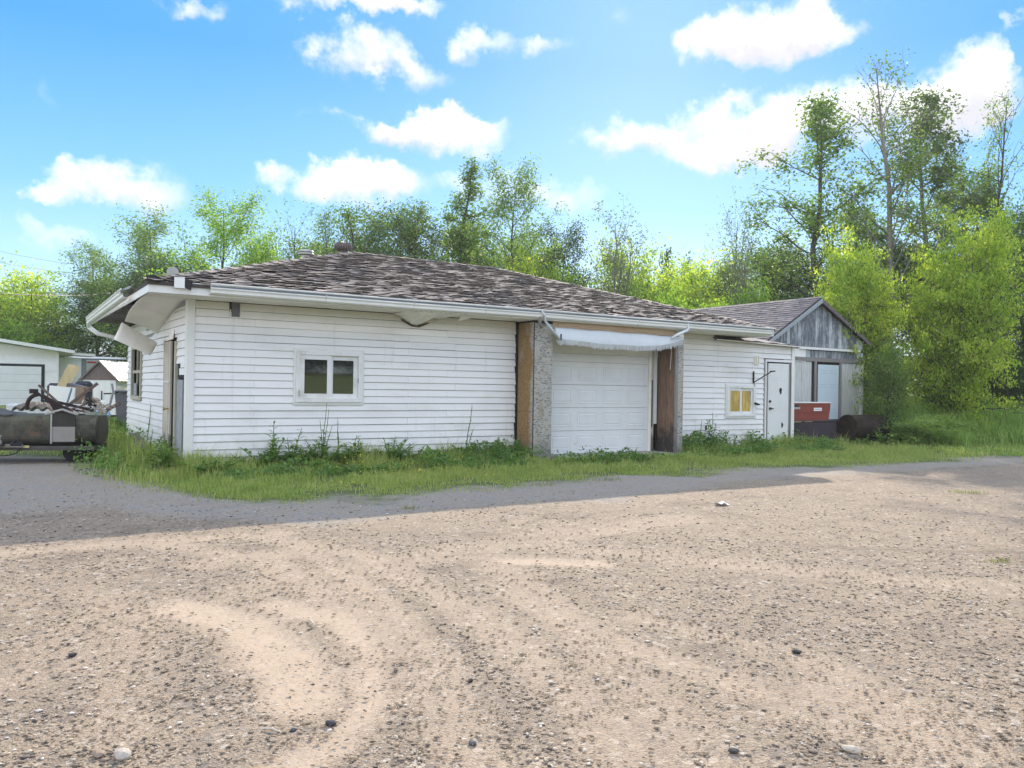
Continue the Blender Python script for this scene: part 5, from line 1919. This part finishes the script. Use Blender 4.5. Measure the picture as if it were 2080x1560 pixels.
MB().box(-.62, -.20, .28, -.42, -.10, .31).box(-.35, -.17, .27, -.15, -.08, .34, ch=.02).tube([(-.30, -.15, .33), (-.25, -.15, .38), (-.20, -.15, .33)], .018, 6).build('coupling', BLACK, t)
MB().tube([(-.68, -.16, .25), (-.66, -.17, .17), (-.52, -.18, .12), (-.38, -.18, .12), (-.24, -.17, .16), (-.18, -.15, .25)], .010, 6).build('hose', BLACK, t)
MB().box(-.86, -.13, .20, -.80, -.09, .34).build('strap', BLACK, t)
wp_ = MB().box(-1.12, -.18, -.02, -.85, -.12, .33)
set_props(link('post', wp_.mesh('post', mat('post_white', m_plain((.5, .5, .55), .7))), None, t.location, (0, 0, RZ)), 'short pale post at the left edge before the tank trailer', 'post')


def scrap(name, lab, cat, lat, D, builder, m, z=0., dz=0., rz=RZ):
    mb = MB()
    builder(mb)
    o = mb.build(name, m, None, loc=frame(lat, D, z, dz), rot=(0, 0, rz))
    return set_props(o, lab, cat, 'scrap piled on and behind the tank trailer')


DSTEEL = mat('dark_rust', m_plain((.045, .030, .028), .75, .3, .5))
BEAM = mat('brown_beam', m_plain((.17, .125, .105), .8, .2, .3))
for q_, (la_, dd_, a_, b_, w_, m_, lab_) in enumerate((
        (-7.62, 14.3, (-.25, 0, .02), (.20, .1, .20), .03, BEAM, 'short rusty bar lying across the red rags'),
        (-7.42, 14.4, (-.06, 0, .0), (-.12, 0, .36), .035, BLACK, 'black upright rod sticking out of the scrap'),
        (-7.30, 14.2, (-.16, 0, .20), (.18, 0, .03), .028, STEEL, 'bright metal strip on the crumpled sheet'),
        (-7.86, 14.6, (-.34, 0, .16), (.30, 0, .02), .045, DSTEEL, 'dark rusty rail leaning on the loader arm'),
        (-7.20, 14.5, (-.10, 0, .02), (.16, 0, .16), .05, BEAM, 'stubby brown beam end at the right of the load'))):
    _mb = MB()
    _mb.bar(a_, b_, w_)
    set_props(_mb.build('metal_bar', m_, None, loc=frame(la_, dd_, .84, 0.), rot=(0, 0, RZ)), lab_, 'scrap', 'scrap piled on and behind the tank trailer')
# curved dark bracket with a triangular arm
def arm(mb):
    pts = []
    for i in range(9):
        a = math.radians(95 + i * 13)
        pts.append((-.26 + .19 * math.cos(a), 0, .14 + .20 * math.sin(a)))
    mb.tube(pts, [.03] * 9, 7, sq=1.2)
    mb.add([(-.27, -.03, .35), (-.16, -.03, .34), (.34, -.03, .06), (.30, -.03, -.02), (.05, -.03, .02), (-.05, -.03, .20)] + [(-.27, .03, .35), (-.16, .03, .34), (.34, .03, .06), (.30, .03, -.02), (.05, .03, .02), (-.05, .03, .20)],
           [(0, 1, 2, 3, 4, 5), (11, 10, 9, 8, 7, 6)] + [(i, (i + 1) % 6, 6 + (i + 1) % 6, 6 + i) for i in range(6)])
    mb.box(-.40, -.03, .36, -.28, .03, .44)
    mb.bar((-.33, 0, .40), (-.24, 0, .33), .05)
scrap('scrap_arm', 'curved dark rusty loader arm lying on the tank trailer', 'scrap', -7.95, 14.0, arm, DSTEEL, .80)
scrap('steel_bar', 'thin brown bar slanting down to the right over the trailer', 'scrap', -8.47, 15.0, lambda mb: mb.bar((-.32, 0, .47), (.16, 0, .05), .035), BEAM, .83)
scrap('steel_bar', 'thicker brown beam slanting up to the right before the small shed', 'scrap', -8.08, 15.0, lambda mb: mb.bar((-.25, 0, .03), (.33, .1, .52), .05), BEAM, .83)
scrap('steel_bar', 'short black bar crossing beneath the slanting brown bar', 'scrap', -8.5, 15.1, lambda mb: mb.bar((-.30, 0, .30), (.12, 0, .02), .025), BLACK, .83)
scrap('pole', 'bent grey pole leaning beside the brown beam', 'pole', -7.95, 15.6, lambda mb: mb.tube([(.22, 0, .55), (.25, 0, .40), (.18, 0, .1), (.02, 0, -.25)], .022, 6), mat('grey_pole', m_plain((.36, .36, .38), .6)), .80)
scrap('angle_iron', 'long dark angle iron lying flat across the scrap heap', 'scrap', -8.0, 14.5, lambda mb: mb.bar((-.45, 0, .22), (.10, 0, .05), .03).bar((-.30, .05, .12), (.30, .05, .02), .025), BLACK, .82)
def crumple(mb, seed=1, sx=.2, sz=.16):
    r = random.Random(seed)
    for i in range(11):
        c = Vector((r.uniform(-sx, sx), r.uniform(-.08, .08), r.uniform(0, sz)))
        q = [c + Vector((r.uniform(-.09, .09), r.uniform(-.05, .05), r.uniform(-.06, .07))) for _ in range(3)]
        nn = Vector((0, .008, 0))
        mb.add(q + [p + nn for p in q], [(0, 1, 2), (5, 4, 3), (0, 3, 4, 1), (1, 4, 5, 2), (2, 5, 3, 0)])
scrap('crumpled_sheet', 'crumpled white sheet metal in the middle of the scrap', 'scrap', -7.33, 14.2, lambda mb: crumple(mb, 2, .13, .18), WHITE, .86)
scrap('crumpled_sheet', 'crumpled tan plastic beside the white sheet metal', 'scrap', -7.18, 14.3, lambda mb: crumple(mb, 3, .12, .1), mat('tan_plastic', m_plain((.42, .33, .24), .8)), .84)
scrap('rag_heap', 'red brown rags on the tank trailer under the rusty arm', 'rags', -7.60, 14.1, lambda mb: crumple(mb, 4, .18, .07), mat('red_rag', m_plain((.32, .12, .08), .9)), .83)
scrap('rag_heap', 'black tangle of hose on top of the scrap', 'scrap', -7.36, 14.1, lambda mb: crumple(mb, 6, .10, .22), BLACK, .84)
scrap('crumpled_sheet', 'grey bits of scrap below the rusty arm', 'scrap', -7.9, 14.1, lambda mb: crumple(mb, 7, .25, .04), STEEL, .80)
scrap('plastic_sack', 'lumpy brown plastic sack behind the rusty arm before the far garage door', 'sack', -10.3, 17.5, lambda mb: mb.grid(lambda u, v: (-.42 + .84 * u, .2 * math.cos(v * 6.28), -.05 + .15 * math.sin(PI * u) ** .5 * (.5 + .5 * math.sin(v * 6.28)) + .04 * math.sin(u * 23 + v * 11)), 18, 10), mat('brown_sack', m_plain((.24, .20, .17), .8)), .80)
# white low vehicle roof / sheet behind the trailer
scrap('white_sheet', 'long white sheet lying behind the scrap under the far garage door', 'sheet', -10.2, 18.5, lambda mb: mb.box(-1.4, 0, .55, .42, .5, .84, ch=.04), mat('sheet_white', m_plain((.6, .62, .63), .7)))
# leaning lumber
def lumber(mb):
    for i, (dx, m_) in enumerate(((0, 0), (.14, 0), (.27, 0))):
        mb.bar((-.40 + dx, -.1 * i, .0), (.10 + dx, .3 - .1 * i, 1.28 - .04 * i), .14, .05)
o = empty('lumber_stack', frame(-14.75, 26.5, .62, 0.), RZ, 'pale new boards leaning steeply behind the scrap heap', 'lumber', 'scrap piled on and behind the tank trailer')
for i in range(3):
    MB().bar((-.42 + .15 * i, -.06 * i, -.05), (.10 + .15 * i, .3 - .06 * i, 1.30 - .03 * i), .05, .15).build('board', mat('new_lumber', m_wood((.62, .50, .28), (.72, .62, .40))), o)
scrap('dark_seat', 'dark upholstered car seat standing left of the leaning boards', 'seat', -15.3, 27, lambda mb: mb.box(-.30, 0, .0, .30, .25, 1.30, ch=.1).box(-.28, -.35, .0, .28, 0, .45, ch=.08), mat('dark_fabric', m_plain((.05, .055, .07), .9)), 0)
scrap('dark_seat', 'dark upright seat right behind the leaning boards', 'seat', -14.55, 27.3, lambda mb: mb.box(-.30, 0, .0, .30, .25, 1.38, ch=.1), mat('dark_fabric', None), 0)
o = scrap('grey_locker', 'tilted dark grey locker between the boards and the small shed', 'locker', -14.2, 26.0, lambda mb: mb.box(-.28, 0, -.6, .24, .3, .62, Matrix.Rotation(.22, 4, 'Y'), ch=.02), mat('grey_locker', m_plain((.10, .105, .12), .6)), .65)
scrap('plywood', 'brown board and cardboard heap by the small shed', 'board', -13.5, 25.0, lambda mb: (mb.box(-.22, 0, -.2, .30, .06, .62, Matrix.Rotation(-.1, 4, 'Y')), mb.box(-.3, .1, .5, .32, .3, .66)), mat('brown_board', m_wood((.26, .19, .14), (.34, .25, .18))), .55)
scrap('arched_lid', 'rounded brown wheelbarrow tub standing on end by the shed door', 'tub', -12.55, 24, lambda mb: mb.extrude([(-.20, 0), (.24, 0), (.26, .30), (.20, .48), (.08, .56), (-.05, .54), (-.17, .42)], 0, .25, 'y'), mat('tub_brown', m_plain((.20, .165, .125), .7)), .35)
scrap('white_board', 'white sheet leaning on the small shed front', 'sheet', -13.6, 24.4, lambda mb: mb.box(-.45, .0, -.1, .33, .05, .95, Matrix.Rotation(.08, 4, 'Y')), WHITE, .25)
scrap('pipe', 'blue pipe leaning on the white sheet', 'pipe', -13.25, 24.2, lambda mb: mb.bar((-.12, 0, 0), (.06, 0, .62), .04), mat('blue_pipe', m_plain((.16, .26, .34), .6)), .55)
def heap(mb, seed, sx=.6, sz=.35):
    r = random.Random(seed)
    for i in range(16):
        c = Vector((r.uniform(-sx, sx), r.uniform(-.2, .2), r.uniform(0, sz)))
        s_ = r.uniform(.05, .16)
        mb.box(-s_, -s_ / 2, -s_ / 3, s_, s_ / 2, s_ / 3, Matrix.Translation(c) @ Matrix.Rotation(r.uniform(-1, 1), 4, 'Y') @ Matrix.Rotation(r.uniform(0, 3), 4, 'Z'))
scrap('junk_heap', 'brown heap of broken wood by the far corner of the end wall', 'junk', -11.6, 22.5, lambda mb: heap(mb, 3), mat('brown_board', None), .15)
scrap('junk_heap', 'low dark heap of scrap behind the tank trailer', 'junk', -12.9, 22.5, lambda mb: heap(mb, 5, .8, .4), DSTEEL, .1)
scrap('tarp', 'blue and white tarp bundled beside the grey wheeled bin', 'tarp', -11.2, 22.0, lambda mb: (crumple(mb, 13, .22, .25), crumple(mb, 14, .22, .2), crumple(mb, 15, .2, .2)), mat('blue_tarp', m_plain((.30, .50, .70), .7, var=.6, scale=9)), .35)
scrap('small_stake', 'white stake leaning against the foot of the end wall', 'stake', -7.05, 17.2, lambda mb: mb.bar((-.12, 0, .0), (-.02, 0, .38), .05), WHITE, .12)
b = empty('wheeled_bin', frame(-11.05, 23.0, 0, 0.1), RZ, 'dark grey wheeled bin beside the far corner of the end wall', 'bin')
taper(-.26, .26, 0, .5, .0, .95, .07, mat('bin_grey', m_plain((.13, .13, .14), .6)), 'body', b)
MB().box(-.30, -.05, .955, .28, .54, 1.02, Matrix.Rotation(.05, 4, 'Y'), ch=.02).build('lid', mat('bin_lid', m_plain((.07, .07, .08), .5)), b)
MB().tube([(-.2, .52, .08), (-.12, .52, .08)], .09, 12).build('wheel', mat('tyre', None), b)
MB().bar((-.62, .1, .93), (-.22, .1, .95), .04).build('handle', BLACK, b)
# boards lying against the end wall foot
o = MB()
o.bar((-.42, 2.75, .42), (-.28, 1.5, -.02), .16, .03)
set_props(o.build('broken_board', WOODG), 'broken grey board leaning in the grass against the end wall', 'board')
o = MB().bar((-.55, 2.2, .22), (-.25, 1.2, .0), .13, .03)
set_props(o.build('broken_board', WOODR), 'dark board fragment beside the side door step', 'board')

# little shed with a tin roof
sh = empty('small_shed', frame(-16.35, 32, 0, .05), math.atan2(FW[1] - .12 * RT[1], FW[0] - .12 * RT[0]) - PI / 2, 'tiny white shed with a brown gable and bright tin roof beyond the scrap', 'shed')
for i in range(6):
    x0 = -.62 + i * .207
    MB().box(x0, .0, .0, x0 + .201, .03, 1.38).build('wall_plank', WHITE, sh)
MB().box(.60, .035, .0, .63, 3.5, 1.38).box(-.63, .035, 0, -.60, 3.5, 1.38).box(-.6, 3.46, 0, .6, 3.5, 1.38).build('wall', WHITE, sh)
mb = MB()
mb.add([(-.63, -.02, 1.385), (.63, -.02, 1.385), (0, -.02, 2.1), (-.63, .03, 1.385), (.63, .03, 1.385), (0, .03, 2.1)], [(0, 1, 2), (5, 4, 3), (0, 3, 4, 1), (1, 4, 5, 2), (2, 5, 3, 0)])
mb.build('gable', mat('brown_ply', m_wood((.17, .13, .13), (.25, .19, .18))), sh)
TIN = mat('tin_roof', m_plain((.34, .35, .36), .45, .5, .35, 2))
for sd in (-1, 1):
    mb = MB()
    n_ = 40
    for i in range(n_):
        y0, y1 = -.1 + i * 3.7 / n_, -.1 + (i + 1) * 3.7 / n_
        za, zb = (.02 if i % 4 == 0 else 0), (.02 if (i + 1) % 4 == 0 else 0)
        mb.add([(0, y0, 2.15 + za), (0, y1, 2.15 + zb), (sd * .75, y1, 1.36 + zb), (sd * .75, y0, 1.36 + za)], [(0, 1, 2, 3)])
        mb.add([(0, y0, 2.14 + za), (0, y1, 2.14 + zb), (sd * .75, y1, 1.35 + zb), (sd * .75, y0, 1.35 + za)], [(3, 2, 1, 0)])
    mb.build('roof_sheet', TIN, sh)
MB().slab([(-.78, -.10, 1.36), (0, -.10, 2.16), (0, -.10, 2.08), (-.72, -.10, 1.32)], .02).slab([(0, -.10, 2.16), (.78, -.10, 1.36), (.72, -.10, 1.32), (0, -.10, 2.08)], .02).build('barge_board', mat('brown_ply', None), sh)
MB().tube([(.1, -.03, .95), (.1, -.03, .62), (.1, -.03, .60)], .02, 5).build('handle', BLACK, sh)

# white box trailer
wt = empty('box_trailer', (2.2, 38.0, 0), 0, 'white enclosed box trailer parked behind the small tin roofed shed', 'trailer')
pr = []
for (cx_, cz_, a0) in ((.12, .62, 180), (.12, 2.62, 90), (2.28, 2.62, 0), (2.28, .62, -90)):
    for i in range(5):
        a = math.radians(a0 + (90 - 22.5 * i if a0 != 180 else 90 - 22.5 * i))
        pr.append((cx_ + .12 * math.cos(a), cz_ + .12 * math.sin(a)))
MB().box(-1.3, 0, .5, 5.0, 2.4, 2.78, ch=.10).build('body', mat('trailer_white', m_plain((.78, .80, .82), .35, var=.05, scale=1)), wt)
MB().box(-1.28, -.03, 2.60, 5.0, -.002, 2.66).box(-1.28, -.02, .62, 5.0, -.002, .70).build('rail', GUTIN, wt)
for i in range(3):
    MB().box(1.05 + i * .22, -.05, 2.57, 1.17 + i * .22, -.032, 2.63).build('marker_vent', BLACK, wt)
MB().box(-.42, -.03, 2.40, .10, -.002, 2.50).build('marker_light', mat('lens_red', m_plain((.55, .08, .05), .4)), wt)
MB().box(-.62, -.03, 1.9, -.56, -.002, 2.1).build('marker_light', mat('lens_red', None), wt)
MB().box(-.60, -.02, .7, -.58, -.002, 2.5).box(-.58, -.02, 2.48, 1.0, -.002, 2.5).build('door_seam', mat('seam', m_plain((.25, .27, .3), .6)), wt)
for xx in (1.6, 2.5):
    MB().tube([(xx, .05, .34), (xx, .28, .34)], .34, 20).build('wheel', mat('tyre', None), wt)

# far garage at the left
fg = empty('far_garage', (-4.4, 34.4, 0), 0, 'low white garage with a panelled door at the left behind the scrap', 'garage')
def gl(x):
    return 2.93 + .135 * (-x) if x > -4.4 else 2.93 + .135 * 4.4 - .135 * (-4.4 - x)
for k in range(24):
    z0 = .0 + k * .15
    z1 = z0 + .146
    lo = [(-8.9, -6.2), (-.46, .10)] if z1 < 2.22 else [(-8.9, .10)]
    for (a, b_) in lo:
        # trim by the roof slope
        top_ = lambda x: 2.86 + .135 * (0 - x) if x > -4.4 else 2.86 + .135 * 4.4 - .135 * (-4.4 - x)
        if top_(b_) < z1:
            b2 = -(z1 - 2.86) / .135
            b_ = min(b_, b2)
            a = max(a, -8.8 + (z1 - 2.86) / .135)
        if b_ - a > .1:
            MB().extrude([(-.02, z0), (-.006, z1), (0, z1), (0, z0)], a + 4.4, b_ + 4.4, 'x').build('siding_board', SID, fg)
mb = MB().box(-4.5, .002, 0, 4.5, .06, 2.8).box(4.44, .06, 0, 4.5, 6, 2.8).box(-4.5, 5.9, 0, 4.5, 6, 2.8)
mb.add([(-4.5, .01, 2.8), (4.5, .01, 2.8), (4.5, .01, 2.9), (0, .01, 3.46), (-4.5, .01, 2.9)], [(0, 1, 2, 3, 4)])
mb.build('wall', WHITE, fg)
mb = MB()
mb.slab([(0, -.45, 3.56), (0, 6.3, 3.56), (5.25, 6.3, 2.80), (5.25, -.45, 2.80)], .16)
mb.slab([(-5.25, -.45, 2.80), (-5.25, 6.3, 2.80), (0, 6.3, 3.56), (0, -.45, 3.56)], .16)
mb.build('roof', GUT, fg)
MB().box(4.46, -.03, 0, 4.56, .07, 2.8).build('corner_post', GUT, fg)
MB().box(-2.0, -.03, 0, 3.93, -.004, 2.20).build('door_frame', BLACK, fg)
for k in range(5):
    MB().box(-1.9, -.065, .03 + k * .41, 3.78, -.032, .03 + k * .41 + .402, ch=.006).build('door_section', DOORW, fg)
MB().box(4.6, 1.2, 0, 5.7, 1.26, 2.62).build('side_wall', WHITE, fg)
MB().slab([(4.5, .9, 2.78), (6.35, .9, 2.72), (6.35, 3, 2.72), (4.5, 3, 2.78)][::-1], .12).build('side_roof', GUT, fg)
MB().box(5.7, 1.3, 0, 5.95, 1.36, 2.6).build('shaded_opening', mat('blue_shade', m_plain((.30, .32, .36), .9)), fg)

# overhead wires
for i, (p0, p1, th, lab) in enumerate((((-60, 592, 30), (330, 578, 46), .014, 'dark overhead wire running low across the left trees'),
                                       ((-60, 498, 60), (260, 545, 75), .014, 'upper thin power line against the sky at the left'),
                                       ((-60, 522, 60), (260, 560, 75), .014, 'lower thin power line against the sky at the left'))):
    A = frame((p0[0] - 1040) / 1640 * p0[2], p0[2], 0, z_at(*p0))
    B = frame((p1[0] - 1040) / 1640 * p1[2], p1[2], 0, z_at(*p1))
    pts = [Vector(A).lerp(Vector(B), j / 14) - Vector((0, 0, .6 * math.sin(PI * j / 14))) * .6 for j in range(15)]
    set_props(MB().tube(pts, th, 5).build('overhead_wire', BLACK if i == 0 else mat('wire_grey', m_plain((.2, .2, .22), .6))), lab, 'wire')

# ------------------------------------------------------------------ single weeds along the wall
def weed(x, y, h, kind, lab, seed, wide=1., cat='weed'):
    r = random.Random(seed)
    z0 = gz1(x, y)
    o = empty('weed_plant', (x, y, z0 - .02), r.uniform(0, 6), lab, cat, 'weeds growing by the garage wall')
    st, lf = MB(), MB()
    def leaf(p, d, L, w_):
        d = Vector(d).normalized()
        s_ = d.cross(Vector((0, 0, 1)))
        s_ = s_.normalized() if s_.length > .01 else Vector((1, 0, 0))
        p = Vector(p)
        up_ = s_.cross(d)
        lf.add([p, p + d * L * .45 + s_ * w_ / 2 + up_ * L * .06, p + d * L - Vector((0, 0, L * .18)), p + d * L * .45 - s_ * w_ / 2 + up_ * L * .06, p + d * L * .5], [(0, 1, 4), (1, 2, 4), (2, 3, 4), (3, 0, 4)])
    n_ = {'tall': 5, 'stalk': 2, 'umbel': 4, 'bush': 12, 'rosette': 1}[kind]
    for k in range(n_):
        a = r.uniform(0, 6.28)
        ln = r.uniform(.04, .16) * wide * (2.2 if kind == 'bush' else 1)
        hh = h * (1 if k == 0 else r.uniform(.55, .95))
        pts = [Vector((math.cos(a) * ln * t_ ** 1.3, math.sin(a) * ln * t_ ** 1.3, hh * t_)) + Vector((r.uniform(-.012, .012), r.uniform(-.012, .012), 0)) for t_ in (0, .25, .5, .75, 1)]
        if kind != 'rosette':
            st.tube(pts, [.011, .010, .008, .007, .004], 4)
        nl = {'tall': 18, 'stalk': 7, 'umbel': 12, 'bush': 24, 'rosette': 20}[kind]
        for j in range(nl):
            t_ = (j + r.random()) / nl * (.96 if kind != 'umbel' else .6)
            i_ = min(3, int(t_ * 4))
            p = pts[i_].lerp(pts[i_ + 1], t_ * 4 - i_) if kind != 'rosette' else Vector((0, 0, .03))
            b_ = j * 2.4 + r.uniform(-.5, .5)
            L = {'tall': .24, 'stalk': .12, 'umbel': .17, 'bush': .15, 'rosette': h * 1.1}[kind] * (1.15 - .75 * t_) * r.uniform(.7, 1.2) * wide ** .5
            e_ = r.uniform(.1, .8) if kind != 'rosette' else r.uniform(.4, 1.3)
            leaf(p, (math.cos(b_) * math.cos(e_), math.sin(b_) * math.cos(e_), math.sin(e_)), L, L * (.30 if kind != 'bush' else .5))
        if kind == 'umbel' and k == 0:
            fl = MB()
            for q in range(46):
                an, rd = r.uniform(0, 6.28), math.sqrt(r.random()) * .07
                c = pts[-1] + Vector((math.cos(an) * rd, math.sin(an) * rd, .02 + .03 * (1 - rd / .07)))
                fl.tube([c, c + Vector((0, 0, .008))], .009, 4)
            fl.build('flower_head', FLW, o)
        if kind == 'stalk':
            for q in range(8):
                p = pts[4].lerp(pts[2], q / 9)
                leaf(p, (r.uniform(-1, 1), r.uniform(-1, 1), .8), .06, .016)
    if st.v:
        st.build('stem', WEED, o)
    lf.build('leaves', WEED, o)
    return o


WL = [(.36, -.3, .25, 'rosette', 'small dark plant at the foot of the left front corner'), (1.30, -.3, .84, 'tall', 'tallest leafy weed left of the window, with drooping tips'),
      (1.60, -.34, .72, 'tall', 'leafy weed just right of the tallest left weed'), (1.12, -.4, .42, 'bush', 'broad bushy weed under the tallest left weed'), (1.85, -.5, .5, 'tall', 'weed with long leaves under the left edge of the window'),
      (2.15, -.3, 1.16, 'umbel', 'tall weed carrying a white flower head before the window'), (2.14, -.5, .55, 'bush', 'thick bushy weed below the white flower head'), (2.45, -.32, .85, 'stalk', 'thin seeding stalk under the right window pane'),
      (2.66, -.4, .6, 'tall', 'leafy weed below the right corner of the window'), (3.38, -.4, .58, 'bush', 'rounded green weed right of the window'), (3.75, -.5, .4, 'bush', 'smaller rounded weed next to the rounded green one'),
      (4.20, -.4, .33, 'rosette', 'star shaped rosette weed halfway to the tan pillar'), (4.95, -.35, 1.1, 'stalk', 'thin tall stalk left of the tan pillar'), (4.9, -.45, .38, 'rosette', 'leaf rosette at the foot of the thin tall stalk'),
      (5.55, -.4, .3, 'bush', 'low weed between the thin stalk and the pillar'), (6.0, -.5, .5, 'bush', 'dark bushy weed against the foot of the tan pillar'), (8.4, -1.2, .30, 'stalk', 'single green stalk before the garage door'),
      (10.75, -1.3, .55, 'stalk', 'thin stalk in the grass right of the grey pillar'), (11.65, -.3, .95, 'tall', 'leafy climbing weed under the outlet box'), (11.2, -.35, .75, 'stalk', 'pale thin stalk left of the outlet box'),
      (11.5, -1.2, .5, 'stalk', 'thin stalk in the grass below the outlet'), (12.9, -.5, .35, 'bush', 'low bushy weed beneath the small yellow window'), (15.15, -.55, .42, 'bush', 'bright leafy weed before the dark chest'),
      (15.5, -.6, .34, 'bush', 'second bright weed before the dark chest'), (17.9, -.65, .55, 'tall', 'leafy sapling before the rusty tank'), (17.1, -.6, .3, 'bush', 'low weed at the left end of the rusty tank'),
      (-.38, -.2, .55, 'tall', 'weed in the long grass by the side door'), (-.45, 1.1, 1.05, 'stalk', 'tall thin stalk before the side door'), (.25, -.65, .3, 'bush', 'low clump before the left front corner')]
for i, (x, y, h, kd, lab) in enumerate(WL):
    weed(x, y, h, kd, lab, i + 50, 1.7 if kd == 'bush' else 1.4)
# grassy tufts out in the gravel
for i, (px, py, s_, lab) in enumerate(((1100, 987, .10, 'small grass tuft in the grey gravel below the left pillar'), (1235, 976, .12, 'grass tuft in the grey gravel before the garage door'), (1945, 998, .09, 'left of two grass tufts at the right edge of the gravel'),
                                       (1985, 999, .08, 'right of two grass tufts at the right edge of the gravel'), (2035, 1137, .06, 'lone yellowish tuft in the sunny gravel at the right'), (1010, 978, .1, 'grass tuft at the edge of the strip left of the pillar'), (830, 1033, .07, 'tiny sunny tuft on the shadow line left of centre'))):
    p = on_z(px, py, -.05)
    r = np.random.default_rng(i)
    n_ = 90
    x = p[0] + r.normal(size=n_) * s_ * 1.3
    y = p[1] + r.normal(size=n_) * s_ * .8
    o = blades('grass_tuft', x, y, s_ * .7 * (.3 + r.random(n_)), .006, mat('tuft_grass', m_leaf([(.10, .13, .04), (.19, .22, .07), (.34, .34, .16)], .35)), seed=i)
    set_props(o, lab, 'grass tuft', kind='stuff')

# ------------------------------------------------------------------ warm summer haze
hz = MB().box(-45, -22, -1.2, 75, 85, 16).build('haze', None)
hm = bpy.data.materials.new('haze')
hm.use_nodes = True
hn = NT(hm.node_tree)
pv = hn.new('ShaderNodeVolumePrincipled')
pv.inputs['Color'].default_value = (.93, .96, 1, 1)
pv.inputs['Density'].default_value = .0006
pv.inputs['Anisotropy'].default_value = .35
ho = hn.new('ShaderNodeOutputMaterial')
hn.l.new(pv.outputs[0], ho.inputs['Volume'])
hz.data.materials.append(hm)
set_props(hz, kind='stuff', label='thin pale summer haze filling the air over the yard')
